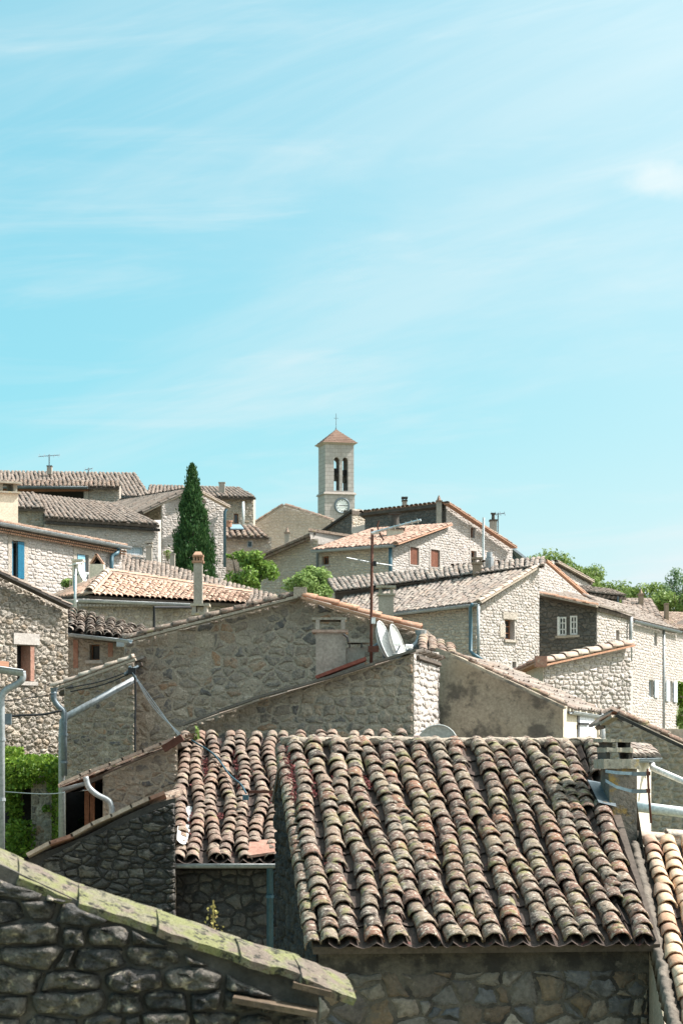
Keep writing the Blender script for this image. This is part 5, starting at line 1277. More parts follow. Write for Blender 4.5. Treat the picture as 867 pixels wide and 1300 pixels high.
# ================================================================== 11. grey roofs behind, cypress, upper left
def long_roof():
    h = house('low building with a broad dull brown tile roof below the cypress', 235, 84)
    a, b, c, d = P(140,752,80), P(345,782,78), P(352,757,83.5), P(146,700,87)
    roof(h, a, b, c, d, 'tile_brown', s=.18, e=.28, thick=.1, wob=.02)
    body(h, [(140,80.3),(345,78.4),(350,88),(148,91)], gz(80), P(0,790,80).z, 'mortar_shadow', inset=.3)
    chimney(h, 185.5, 193, 694, 722, 86, .35, 'render_chimney', 'slab'); chimney(h, 216, 222, 704, 735, 88, .3, 'render_chimney', 'plain')
long_roof()
def cypress():
    Y = 97; g = gz(Y); c = P(247,735,Y); top = P(244,597,Y); t = thing('cypress_tree', 'tall dark green cypress standing alone among the roofs', 'tree', (c.x, Y, g))
    m = MB(); m.tube([(c.x,Y,g-.2),(lerp(c.x,top.x,.5),Y,lerp(g,top.z,.5)),(top.x,Y,top.z-.4)], .14, 8, r1=.02); m.build('trunk', 'bark', t, smooth=True)
    r = random.Random(4); m = MB(); z0 = P(0,765,Y).z; H = top.z-z0
    prof = [(0,.74),(.08,.88),(.2,.86),(.35,.74),(.5,.60),(.65,.46),(.8,.29),(.9,.16),(.97,.06),(1,.01)]
    def rad(s):
        for (a, ra), (b, rb) in zip(prof, prof[1:]):
            if s <= b: return ra + (rb-ra)*(s-a)/(b-a)
        return .01
    # upright sprays: each a small flame of leaves
    for k in range(1500):
        s = r.random()**1.15; an = r.uniform(0, 6.283); rr = rad(s)*(r.uniform(.4,1.0) if r.random() < .4 else r.uniform(.80,1.04))*(1+.13*math.sin(3*an+s*23)+.10*math.sin(5*an-s*41))
        cx = lerp(c.x, top.x, s) + math.cos(an)*rr; cy = Y + math.sin(an)*rr; cz = z0 + s*H; ln = r.uniform(.25,.55)*(1-.4*s)
        for q in range(20):
            u_ = r.random(); w = .10*math.sin(math.pi*min(1,u_*.9+.1))*(1-.3*s)
            p = Vector((cx+r.gauss(0,w), cy+r.gauss(0,w), cz+u_*ln)); dr = Vector((math.cos(an)*.35+r.gauss(0,.3), math.sin(an)*.35+r.gauss(0,.3), 1)).normalized()
            sd = dr.cross(Vector((r.gauss(0,1),r.gauss(0,1),r.gauss(0,1)))).normalized(); sz_ = r.uniform(.05,.11)
            m.add([p-sd*sz_*.33, p+dr*sz_, p+sd*sz_*.33, p-dr*sz_*.6], ((0,1,2,3),))
    m.build('crown', 'leaf_cypress', t)
cypress()
def top_left_house():
    h = house('long house at the top left under a corrugated brown tile roof', 90, 126)
    a, b, c, d = P(-20,630,122), P(192,630,122), P(173,601,130), P(-20,598,130)
    roof(h, a, b, c, d, 'tile_brown', s=.21, e=.36, thick=.12, name='roof')
    W = wall(h, (-20,122.6), (191,122.6), [(-20,631),(191,631)], gz(122)-.3, th=.4, mortar='mortar_shadow', openings=[(150,635,160,653)],
         stone=dict(mat='stone_shadow', w=.3, h=.2, gap=.02, proud=.03, zs=P(0,668,122).z))
    window(W, 0, 'paint_grey_blue', 'glass_dark', (0,0), .15, .06, surround='render_cream', sw=.14)
    wall(h, (191,122.65), (196,131), [(191,631),(196,632)], gz(124)-.3, th=.4, mortar='mortar_warm', name='side_wall')
    body(h, [(-18,123),(190,123),(194,131),(-18,131)], gz(124), P(0,634,122).z, 'mortar_shadow')
    gutter(h, P(150,631,121.8), P(192,631,121.8), .08, 'zinc_dark')
    chimney(h, 60, 66, 592, 602, 128, .4, 'render_chimney', 'plain', 'chimney_dark')
top_left_house()
def loggia_house():
    h = house('house with a deep dark open loggia under a wooden beam, top left', 75, 116)
    a, b, c, d = P(-20,617,113.5), P(152,618,113.5), P(152,611,117), P(-20,610,117)
    roof(h, a, b, c, d, 'tile_left', s=.21, e=.35, thick=.10)
    gutter(h, P(-20,617.5,113.2), P(112,618,113.2), .1, 'zinc_dark')
    m = MB(); p0, p1 = P(-20,622,113.8), P(113,621,113.8); m.box((p0+p1)/2, (p1-p0)/2, Vector((0,.12,0)), Vector((0,0,.10))); m.build('beam', 'wood_brown', h)
    wall(h, (113,113.9), (152,113.9), [(113,619),(152,619)], gz(114)-.3, th=.4, mortar='mortar_warm', name='wall', stone=dict(mat='stone_warm', w=.3, h=.18, gap=.018, proud=.025, zs=P(0,672,114).z))
    m = MB(); x0, x1 = XY(-20,117)[0], XY(113,117)[0]; m.quad((x0,117,gz(117)-.3),(x1,117,gz(117)-.3),(x1,117,P(0,612,117).z),(x0,117,P(0,612,117).z)); m.build('loggia_back_wall', 'mortar_black', h)
    m = MB(); m.abox(XY(107,113.9)[0], XY(112.8,113.9)[0], 113.85, 114.2, gz(114)-.3, P(0,622,113.9).z); m.build('pier', 'mortar_warm', h)
    m = MB(); m.abox(x0, x1, 113.9, 117, gz(114)-.3, P(0,646,114).z); m.build('terrace', 'mortar_shadow', h)
    m = MB(); q0, q1 = XY(152,113.9), XY(154,118); m.quad((q0[0],q0[1],gz(114)),(q1[0],q1[1],gz(114)),(q1[0],q1[1],P(0,613,117).z),(q0[0],q0[1],P(0,619,114).z)); m.build('side_wall', 'mortar_warm', h)
loggia_house()
def twin_roof_house():
    h = house('house with two stepped tile roofs above the blue-shuttered house', 110, 102)
    a, b, c, d = P(57,658,99), P(203,667,101.5), P(200,661,104), P(46,630,107)
    a, b, c, d = P(57,656,99), P(203,665.5,101.5), P(150,640,107), P(44,628,107)
    roof(h, a, b, c, d, 'tile_brown', s=.2, e=.34, thick=.12, name='main_roof')
    W = wall(h, (57.5,99.3), (201,101.8), [(57.5,658),(201,667)], gz(99)-.3, th=.4, mortar='mortar_pale', openings=[(161,694,182,704)],
         stone=dict(mat='stone_pale', w=.27, h=.15, gap=.016, proud=.025, zs=P(0,730,99).z))
    window(W, 0, 'paint_grey_blue', 'glass_sky', (1,0), .1, .05)
    wall(h, (201,101.85), (205,107), [(201,667),(205,660)], gz(101)-.3, th=.3, mortar='mortar_pale', name='side_wall')
    m = MB()
    for k in range(56):
        t = (k+.5)/56; m.box(lerp(a,b,t)+Vector((0,.15,-.24)), Vector((.05,0,0)), Vector((0,.12,0)), Vector((0,0,.05)))
    m.build('eave_corbels', 'mortar_dark', h, kind='stuff')
    a2, b2, c2, d2 = P(10,644,99.6), P(58,645,99.8), P(44,626,105), P(0,626,105)
    roof(h, a2, b2, c2, d2, 'tile_brown', s=.2, e=.34, thick=.12, name='left_roof')
    wall(h, (10,100), (57,100.1), [(10,648),(57,648)], gz(100)-.3, th=.3, mortar='mortar_warm', name='left_wall', stone=dict(mat='stone_warm', w=.27, h=.16, gap=.016, proud=.025, zs=P(0,690,100).z))
    body(h, [(12,100.4),(200,102.2),(204,108),(14,108)], gz(100), P(0,668,100).z, 'mortar_shadow')
twin_roof_house()
def cypress_gable():
    h = house('narrow gabled stone house rising right behind the cypress', 245, 109)
    W = wall(h, (206,108), (287,110), [(206,640),(246,621),(287,642)], gz(108)-.3, th=.4, mortar='mortar_pale',
         stone=dict(mat='stone_pale', w=.30, h=.18, gap=.018, proud=.025, zs=P(0,745,108).z))
    wall(h, (190,113), (206,108.02), [(190,651),(206,641)], gz(108)-.3, th=.3, mortar='mortar_shadow', name='left_wall', stone=dict(mat='stone_shadow', w=.6, h=.18, gap=.02, proud=.025, zs=P(0,720,110).z))
    bv = W.n*-6; Rf, El, Er = P(246,620,107.7)+bv*.1, P(181,651,107.4)+bv*.1, P(291,644,109.8)+bv*.1
    roof(h, El+bv, El, Rf, Rf+bv, 'tile_brown', s=.26, e=.4, thick=.1, name='left_roof'); roof(h, Er, Er+bv, Rf+bv, Rf, 'tile_brown', s=.26, e=.4, thick=.1, name='right_roof')
    verge(h, P(182,651,107.3), P(245,620.5,107.5), 'tile_brown', r=.13, e=.4, basew=.3); verge(h, P(290,643.5,109.7), P(247,620.5,107.5), 'tile_brown', r=.13, e=.4, basew=.3)
    body(h, [(207,108.3),(286,110.2),(272,116),(194,114)], gz(108), P(0,652,109).z, 'mortar_pale')
    pipe(h, [P(288,646,109.6), P(285.5,650,109.6), P(285.5,720,109.6)], .07, 'pipe_blue')
cypress_gable()
def back_house():
    h = house('upright house with a white wall pipe and a low hipped tile roof, behind the cypress', 300, 131)
    a, b, c, d = P(185,629,128), P(325,631,129), P(304,619,134), P(190,616,134)
    roof(h, a, b, c, d, 'tile_brown', s=.21, e=.35, thick=.12)
    W = wall(h, (188,128.5), (322,129.5), [(188,631),(322,634)], gz(128)-.3, th=.4, mortar='mortar_brown', openings=[(297,652,303,665)],
         stone=dict(mat='stone_warm', w=.32, h=.2, gap=.02, proud=.03, zs=P(0,690,128).z))
    window(W, 0, 'wood_brown', 'glass_dark', (0,0), .15, .05, sill='mortar_pale')
    wall(h, (322,129.6), (324.5,136), [(322,634),(324.5,634)], gz(130)-.3, th=.4, mortar='mortar_shadow', name='side_wall')
    body(h, [(190,129),(320,130),(323,136),(192,136)], gz(130), P(0,636,129).z, 'mortar_brown')
    chimney(h, 278, 285.5, 613, 629, 130.5, .4, 'render_chimney', 'plain')
    pipe(h, [P(309,637,128.9), P(309,671,128.9)], .075, 'pipe_light', name='flue')
back_house()
def shed_house():
    h = house('low lean-to house with a skylight and a small square window, by the green bush', 312, 116)
    a, b, c, d = P(284,681,113.5), P(342,681.5,113.5), P(325,668,118.5), P(284,668,118.5)
    roof(h, a, b, c, d, 'tile_left', s=.26, e=.42, thick=.1)
    W = wall(h, (285,113.9), (345,113.9), [(285,682),(345,682)], gz(114)-.3, th=.4, mortar='mortar_warm', openings=[(314,686,321,695)],
         stone=dict(mat='stone_warm', w=.3, h=.19, gap=.018, proud=.02, zs=P(0,725,114).z))
    window(W, 0, 'paint_grey_blue', 'glass_dark', (0,0), .12, .05)
    body(h, [(286,114.3),(344,114.3),(344,119),(286,119)], gz(115), P(0,684,114).z, 'mortar_warm')
    m = MB(); q = [lerp(lerp(a,b,s),lerp(d,c,s),t)+Vector((0,0,.16)) for s,t in ((.18,.45),(.52,.45),(.50,.85),(.16,.85))]; m.hexa([p-Vector((0,0,.05)) for p in q], q); m.build('skylight', 'glass_sky', h)
    m = MB(); m.tube([P(291,669,115), P(291,663,115)], .14, 8); m.tube([P(291,662.5,115), P(291,661,115)], .18, 8); m.build('chimney_pot', 'tile_terracotta', h)
shed_house()
def smooth_gable():
    h = house('plain beige gable with a thick tiled edge, left of the clock tower', 365, 136)
    W = wall(h, (314,135.6), (420,135), [(314,672),(361,642),(420,660)], gz(135)-.3, th=.4, mortar='mortar_shadow',
         stone=dict(mat='stone_beige', w=.34, h=.2, gap=.015, proud=.012, zs=P(0,705,135).z))
    bv = Vector((.4,7,0)); Rf, El, Er = P(361,640.5,135.2)+bv*.1, P(312,672,135.4)+bv*.1, P(424,661.5,134.8)+bv*.1
    roof(h, El+bv, El, Rf, Rf+bv, 'tile_brown', s=.28, e=.45, thick=.12, name='left_roof'); roof(h, Er, Er+bv, Rf+bv, Rf, 'tile_brown', s=.28, e=.45, thick=.12, name='right_roof')
    verge(h, P(313,671,134.8), P(360,641,134.8), 'tile_left', r=.17, e=.42, basew=.4); verge(h, P(423,661,134.4), P(362,641,134.8), 'tile_left', r=.17, e=.42, basew=.4)
    body(h, [(316,136),(418,135.5),(418,142),(320,142)], gz(135), P(0,676,135).z, 'mortar_brown')
    chimney(h, 361.5, 367.5, 677, 700, 116, .3, 'render_chimney', 'cone', 'tile_left', zb=gz(116))
surf('stone_beige', [(.47,.42,.365),(.51,.46,.40),(.44,.39,.34),(.49,.44,.38)], [((.33,.285,.24), 3, .55, .75, .45)], bump=(12,.5,.03))
smooth_gable()
# ================================================================== 12. church tower
def church_tower():
    Y0 = 200.0; base = Vector((*XY(413,Y0), 0)); X = Vector((.965,.26,0)).normalized(); D = Vector((-X.y, X.x, 0)); Z = Vector((0,0,1)); w = 2.5; dp = 2.3
    zc = lambda v: (YH-v)/F*Y0; t = thing('church_tower', 'square bell tower with a clock, twin arched openings and a pyramid tile roof', 'tower', (base.x+1.3, Y0+1.2, gz(200)))
    p = lambda x, d, z: base + X*x + D*d + Z*z
    # lower stage
    m = MB(); m.hexa([p(-.06,-.06,gz(200)-.3),p(w+.06,-.06,gz(200)-.3),p(w+.06,dp,gz(200)-.3),p(-.06,dp,gz(200)-.3)], [p(-.06,-.06,zc(627)),p(w+.06,-.06,zc(627)),p(w+.06,dp,zc(627)),p(-.06,dp,zc(627))]); m.build('lower_stage', 'tower_stone', t)
    m = MB(); m.hexa([p(-.2,-.2,zc(627)),p(w+.2,-.2,zc(627)),p(w+.2,dp+.12,zc(627)),p(-.2,dp+.12,zc(627))], [p(-.1,-.1,zc(624.4)),p(w+.1,-.1,zc(624.4)),p(w+.1,dp+.1,zc(624.4)),p(-.1,dp+.1,zc(624.4))]); m.build('string_course', 'tower_trim', t)
    # belfry: front and back walls with two round-headed openings, plain sides
    zb, zt, zo, zs = zc(624.4), zc(564), zc(622.5), zc(584)
    cx = [w*.40, w*.70]; hw = .245
    def arch_face(d0, d1, nm):
        m = MB()
        def rect(x0, x1, z0, z1):
            for d in (d0, d1): m.quad(p(x0,d,z0), p(x1,d,z0), p(x1,d,z1), p(x0,d,z1))
        xs = [0, cx[0]-hw, cx[0]+hw, cx[1]-hw, cx[1]+hw, w]
        for i in (0, 2, 4): rect(xs[i], xs[i+1], zb, zt)
        for c in cx:
            rect(c-hw, c+hw, zb, zo); n = 10; zz = [zs + math.sin(math.pi*k/n)*hw*1.15 for k in range(n+1)]; xx = [c - math.cos(math.pi*k/n)*hw for k in range(n+1)]
            for k in range(n):
                for d in (d0, d1): m.quad(p(xx[k],d,zz[k]), p(xx[k+1],d,zz[k+1]), p(xx[k+1],d,zt), p(xx[k],d,zt))
                m.quad(p(xx[k],d0,zz[k]), p(xx[k],d1,zz[k]), p(xx[k+1],d1,zz[k+1]), p(xx[k+1],d0,zz[k+1]))
            for x in (c-hw, c+hw): m.quad(p(x,d0,zo), p(x,d1,zo), p(x,d1,zs), p(x,d0,zs))
            m.quad(p(c-hw,d0,zo), p(c+hw,d0,zo), p(c+hw,d1,zo), p(c-hw,d1,zo))
        m.build(nm, 'tower_stone', t)
    arch_face(0, .35, 'front_wall')
    # the openings at the back, a little wider apart so the sky shows through as one looks past the jamb
    cx = [w*.40+.30, w*.70+.30]; arch_face(dp-.3, dp, 'rear_wall'); cx = [w*.40, w*.70]
    for x0, x1, nm in ((0,.4,'left_wall'),(w-.4,w,'right_wall')):
        m = MB(); m.hexa([p(x0,.353,zb),p(x1,.353,zb),p(x1,dp-.303,zb),p(x0,dp-.303,zb)],[p(x0,.353,zt),p(x1,.353,zt),p(x1,dp-.303,zt),p(x0,dp-.303,zt)]); m.build(nm, 'tower_stone', t)
    for side in (0,):
        m = MB(); m.quad(p(-.004,0,zb),p(-.004,dp,zb),p(-.004,dp,zt),p(-.004,0,zt)); m.build('left_face', 'tower_stone', t)
    m = MB()
    z1, z2 = zc(564), zc(561.5)
    m.hexa([p(-.02,-.02,z1),p(w+.02,-.02,z1),p(w+.02,dp+.02,z1),p(-.02,dp+.02,z1)],[p(-.28,-.28,z2),p(w+.28,-.28,z2),p(w+.28,dp+.28,z2),p(-.28,dp+.28,z2)]); m.build('cornice', 'tower_trim', t)
    # pyramid roof laid in courses of tiles
    n = 8; za, zp = z2+.004, zc(542); cxx, cyy = w/2, dp/2; ro = None
    for k in range(n):
        f0, f1 = 1-k/n, 1-(k+1)/n; bell = lambda f: f + .10*f*f*(f > .6)*(f-.6); 
        h0, h1 = za+(zp-za)*k/n, za+(zp-za)*(k+1)/n; a0, a1 = (w/2+.3)*f0, (w/2+.3)*f1*.97; b0, b1 = (dp/2+.3)*f0, (dp/2+.3)*f1*.97
        mm = MB(); q = lambda a,b,z: [p(cxx-a,cyy-b,z),p(cxx+a,cyy-b,z),p(cxx+a,cyy+b,z),p(cxx-a,cyy+b,z)]
        mm.hexa(q(a0,b0,h0+.003), q(max(a1,.02),max(b1,.02),h1)); o = mm.build('roof_course' if k else 'roof', 'tower_tile', t if k == 0 else ro)
        if k == 0: ro = o
    m = MB(); c = p(cxx,cyy,0); m.tube([Vector((c.x,c.y,zp-.1)), Vector((c.x,c.y,zc(522)))], .022, 6); m.tube([Vector((c.x-.19,c.y,zc(528))), Vector((c.x+.19,c.y,zc(528)))], .018, 6); m.tube([Vector((c.x,c.y,zp-.08)), Vector((c.x,c.y,zp+.12))], .1, 8, r1=.05); m.build('iron_cross', 'zinc_dark', t)
    # clock
    cc = p(w*.58,-.07,zc(641.5)); rr = .52; m = MB()
    ring = [cc + X*math.cos(a)*(rr+.09) + Z*math.sin(a)*(rr+.09) for a in [2*math.pi*k/32 for k in range(33)]]; m.tube(ring, .085, 8, caps=False); m.build('clock_surround', 'zinc_dark', t, smooth=True)
    m = MB(); n_ = 32; m.add([cc - D*.02 + X*math.cos(2*math.pi*k/n_)*rr + Z*math.sin(2*math.pi*k/n_)*rr for k in range(n_)] + [cc + D*.06 + X*math.cos(2*math.pi*k/n_)*rr + Z*math.sin(2*math.pi*k/n_)*rr for k in range(n_)], [tuple(range(n_))] + [(k,(k+1)%n_,(k+1)%n_+n_,k+n_) for k in range(n_)]); fc = m.build('clock_face', 'clock_white', t)
    for k in range(12):
        a = math.pi/6*k; r_ = rr*.84; mm = MB(); u_ = X*math.cos(a)+Z*math.sin(a); v_ = Z*math.cos(a)-X*math.sin(a); mm.box(cc-D*.035+u_*r_, u_*.05, D*.008, v_*(.022 if k%3 else .035)); mm.build('hour_mark', 'cable_black', fc)
    for a, l, wd in ((R(2),.40,.022),(R(176),.28,.03)):
        u_ = X*math.cos(a)+Z*math.sin(a); v_ = Z*math.cos(a)-X*math.sin(a); mm = MB(); mm.box(cc-D*.05+u_*l*.42, u_*l*.58, D*.006, v_*wd); mm.build('clock_hand', 'cable_black', fc)
    # bells with their wooden stocks hang in the openings
    for i, (c, zv) in enumerate(((cx[0],601),(cx[1],603))):
        b = thing('church_bell', ['bronze bell in the left arched opening of the tower','bronze bell in the right arched opening of the tower'][i], 'bell', p(c+.06,.9,zc(zv)), 'bells in the clock tower')
        mm = MB(); o = p(c+.06,.75,0); pr = [(.04,.62),(.14,.58),(.17,.35),(.2,.15),(.27,0)]; seg = 14; vs = []
        for r_, hz in pr:
            for k in range(seg): a = 2*math.pi*k/seg; vs.append(o + Vector((r_*math.cos(a), r_*math.sin(a), zc(zv+8)+hz)))
        mm.add(vs, [(j*seg+k, j*seg+(k+1)%seg, (j+1)*seg+(k+1)%seg, (j+1)*seg+k) for j in range(4) for k in range(seg)]); mm.build('bell_body', 'bronze', b, smooth=True)
        mm = MB(); mm.box(o + Z*(zc(zv+8)+.85), X*.30, D*.12, Z*.22); mm.build('headstock', 'cable_black', b)
surf('tower_tile', [(.14,.085,.062),(.185,.118,.088)], [((.24,.17,.135), 2.6, .56, .68, .6), ((.10,.065,.05), 1.6, .52, .7, .6)], use_rand=False, bump=(6,.5,.04), fine=(8,.25))
church_tower()
# ================================================================== 13. houses under the tower
def corbel_gable():
    h = house('stone house with a stepped brick cornice climbing to the pale parapet', 365, 95)
    W = wall(h, (326,96.2), (404,95), [(326,712),(392,684),(404,684)], gz(95)-.3, th=.4, mortar='mortar_shadow', stone=dict(mat='stone_shadow', w=.28, h=.17, gap=.016, proud=.022, zs=P(0,770,95).z))
    for k, (off, wd) in enumerate(((0,.30),(3.2,.22))):
        m = MB(); p0, p1 = P(325,709+off*1.2,95.9), P(393,680+off*1.2,94.9); d = (p1-p0)/30; up = Vector((-d.z,0,d.x)).normalized()
        for q in range(30): m.box(p0+d*(q+.5)-Vector((0,.05,0)), d*.42, Vector((0,wd,0)), up*.045)
        m.build('cornice_bricks', 'tile_left', h, kind='stuff')
    bv = Vector((.6,6,0)); El, Rf = P(322,708,95.8)+bv*.08, P(398,674,94.7)+bv*.08
    roof(h, El+bv, El, Rf, Rf+bv, 'tile_left', s=.26, e=.4, thick=.08)
    m = MB(); a = XY(404,95.05); m.hexa([(*XY(395,95.1),P(0,690,95).z),(*XY(456,96.5),P(0,690,95).z),(XY(456,96.5)[0],97.0,P(0,690,95).z),(XY(395,95.1)[0],95.6,P(0,690,95).z)], [P(393,674,95.1),P(456,684,96.5),P(456,684,97.0),P(393,674,95.6)]); m.build('parapet', 'mortar_pale', h)
    m = MB(); p0, p1 = P(392,673,95.3), P(458,683,96.7); m.box((p0+p1)/2, (p1-p0)/2, Vector((0,.3,0)), Vector((0,0,.05))); m.build('parapet_coping', 'tile_left', h)
    body(h, [(328,96.5),(403,95.4),(410,102),(345,102)], gz(95), P(0,714,95).z, 'mortar_shadow')
corbel_gable()
def orange_roof_house():
    h = house('house with brown shuttered windows and an orange roof, below the clock tower', 490, 94)
    W = wall(h, (404,93.6), (498,91), [(404,701),(498,695)], gz(92)-.3, th=.4, mortar='mortar_shadow', openings=[(409,706,417.5,717)], stone=dict(mat='stone_shadow', w=.27, h=.16, gap=.016, proud=.02, zs=P(0,775,92).z))
    window(W, 0, 'wood_brown', 'glass_dark', (1,0), .14, .05, sill='mortar_pale')
    W2 = wall(h, (498.2,91.02), (572,95), [(498.2,694),(572,668)], gz(92)-.3, th=.4, mortar='mortar_pale', openings=[(520,695,531,717),(546,698,557.5,720)], name='right_wall', stone=dict(mat='stone_pale', w=.30, h=.16, gap=.018, proud=.028, zs=P(0,765,93).z))
    for i in (0,1):
        window(W2, i, 'wood_red', 'glass_dark', (1,0), .10, .06, surround='mortar_pale', sw=.08)
        s0,z0,s1,z1 = W2.holes[i]; shutter(W2, s0+.03, s0+(s1-s0)*.56, z0+.02, z1-.02, 'wood_red', d=-.04, boards=3); shutter(W2, s0+(s1-s0)*.60, s1-.03, z0+.02, z1-.02, 'wood_red', d=-.055, boards=3)
    EL_, ER_, RR_, RL_ = P(392,698,93.4), P(500,690.5,90.6), P(572,666,95.2), P(458,677,98)
    EL_, ER_, RR_, RL_ = P(396,698,93.3), P(501,690.5,90.6), P(571,665.5,95.0), P(470,672,97.5)
    roof(h, EL_, ER_, RR_, RL_, 'tile_pink', s=.2, e=.34, thick=.1)
    gutter(h, EL_+Vector((0,-.12,-.05)), ER_+Vector((0,-.12,-.05)), .09, 'zinc')
    verge(h, P(502,690,90.4), P(571,665.5,94.8), 'tile_pink', r=.12, e=.4, basew=.3, basemat='tile_terracotta')
    pipe(h, [P(495.5,694,90.8), P(495.5,740,90.8)], .07, 'pipe_blue'); pipe(h, [P(405,699,93.0), P(403,704,93.2), P(403,750,93.2)], .06, 'zinc_dark')
    body(h, [(406,93.8),(498,91.4),(570,95.2),(480,99)], gz(93), P(0,703,93).z, 'mortar_shadow', inset=.6)
    chimney(h, 491, 512, 672, 692, 93.5, .6, 'render_cream', 'pot', 'chimney_dark')
orange_roof_house()
def tall_house():
    h = house('tallest house with a sunlit gable and a side wall coloured dark for shade, near the tower', 570, 104)
    W2 = wall(h, (566,102), (650,106.5), [(566,640),(650,694)], gz(102)-.3, th=.4, mortar='mortar_pale', openings=[(596.5,670,602,683),(597,699.5,604,716)], name='gable_wall', stone=dict(mat='stone_pale', w=.34, h=.17, gap=.018, proud=.028, zs=P(0,745,103).z))
    window(W2, 0, 'wood_brown', 'glass_dark', (0,0), .14, .05, surround='mortar_pale', sw=.1); window(W2, 1, 'wood_brown', 'glass_dark', (0,0), .14, .05, surround='mortar_pale', sw=.1)
    W = wall(h, (463,106), (566,101.98), [(463,652),(566,640)], gz(103)-.3, th=.4, mortar='mortar_black', stone=dict(mat='stone_shade_black', w=.3, h=.17, gap=.014, proud=.02, zs=P(0,695,104).z))
    m = MB(); p0, p1 = P(462,651,105.8), P(567,639,101.8); m.box((p0+p1)/2+Vector((0,.15,.04)), (p1-p0)/2, Vector((0,.22,0)), Vector((0,0,.05))); m.build('wall_coping', 'tile_left', h)
    m = MB(); p0, p1 = P(500,684,104.0), P(556,671,102.0); m.box((p0+p1)/2+Vector((0,-.12,.1)), (p1-p0)/2, Vector((0,.14,0)), Vector((0,0,.05))); m.build('flashing', 'paint_grey_blue', h)
    bv = P(463,651,106)-P(566,639,102); e0, r0 = P(654,697,106.3)+bv*.06, P(566,638,101.7)+bv*.06
    roof(h, e0, e0+bv, r0+bv, r0, 'tile_left', s=.28, e=.42, thick=.12)
    verge(h, P(653,695,106.1), P(567,638.5,101.6), 'tile_left', r=.15, e=.4, basew=.36, basemat='tile_terracotta')
    body(h, [(465,106.2),(566,102.4),(648,106.6),(540,112)], gz(104), P(0,700,104).z, 'mortar_shadow', inset=.6)
    chimney(h, 554, 560.5, 637, 668, 101.7, .4, 'render_chimney', 'cone', 'tile_left'); chimney(h, 510.5, 516.5, 636, 648, 105, .4, 'render_chimney', 'slab', 'chimney_dark'); chimney(h, 622, 630.5, 661, 690, 106.5, .5, 'render_chimney', 'pot', 'chimney_dark')
    # dark boarded eave that sticks out on the right
    m = MB(); a, b, c, d = P(645,690,106.2), P(674,712,108), P(668,712,112), P(645,708,107.2); up = Vector((0,0,.12))
    m.hexa([a-up,b-up,P(668,711,111)-up,P(648,696,110)-up],[a,b,P(668,711,111),P(648,696,110)]); m.build('eave_canopy', 'zinc_dark', h)
    m = MB(); m.quad(P(644,690,106.4), P(644,716,106.4), P(660,716,108.6), P(668,710,108.6)); m.build('canopy_cheek', 'pipe_blue', h)
    m = MB(); m.tube([P(613,726,100), P(613.5,657,100)], .05, 6); o = m.build('vent_pole', 'pipe_light', h)
tall_house()
def block_house():
    h = house('small stone block with a dark slanting wall, just below the clock', 430, 121)
    W = wall(h, (398,124), (446.5,120), [(398,682),(446.5,650)], gz(120)-.3, th=.4, mortar='mortar_black', stone=dict(mat='stone_shade_black', w=.3, h=.17, gap=.016, proud=.02, zs=P(0,695,121).z))
    W2 = wall(h, (446.7,120.02), (468,122), [(446.7,646),(468,648)], gz(120)-.3, th=.4, mortar='mortar_warm', name='right_wall', stone=dict(mat='stone_warm', w=.34, h=.18, gap=.016, proud=.03, zs=P(0,690,121).z))
    m = MB(); p0, p1 = P(397,683,123.8), P(447,649,119.8); m.box((p0+p1)/2+Vector((0,.1,.05)), (p1-p0)/2, Vector((0,.25,0)), Vector((0,0,.06))); m.build('wall_coping', 'mortar_dark', h)
    m = MB(); m.hexa([P(446,677,119.5),P(470,676,119.5),P(470,676,120),P(446,677,120)],[P(446,670,119.5),P(470,664,119.5),P(470,664,120),P(446,670,120)]); m.build('flashing', 'mortar_pale', h)
    body(h, [(400,124.2),(446,120.4),(467,122.4),(440,128)], gz(121), P(0,680,121).z, 'mortar_shadow')
    a, b, c, d = P(447,648,119.9), P(469,650,121.9), P(456,646,127), P(436,648,126)
    m = MB(); m.hexa([q-Vector((0,0,.2)) for q in (a,b,c,d)], [a,b,c,d]); m.build('roof', 'tile_deck', h)
block_house()
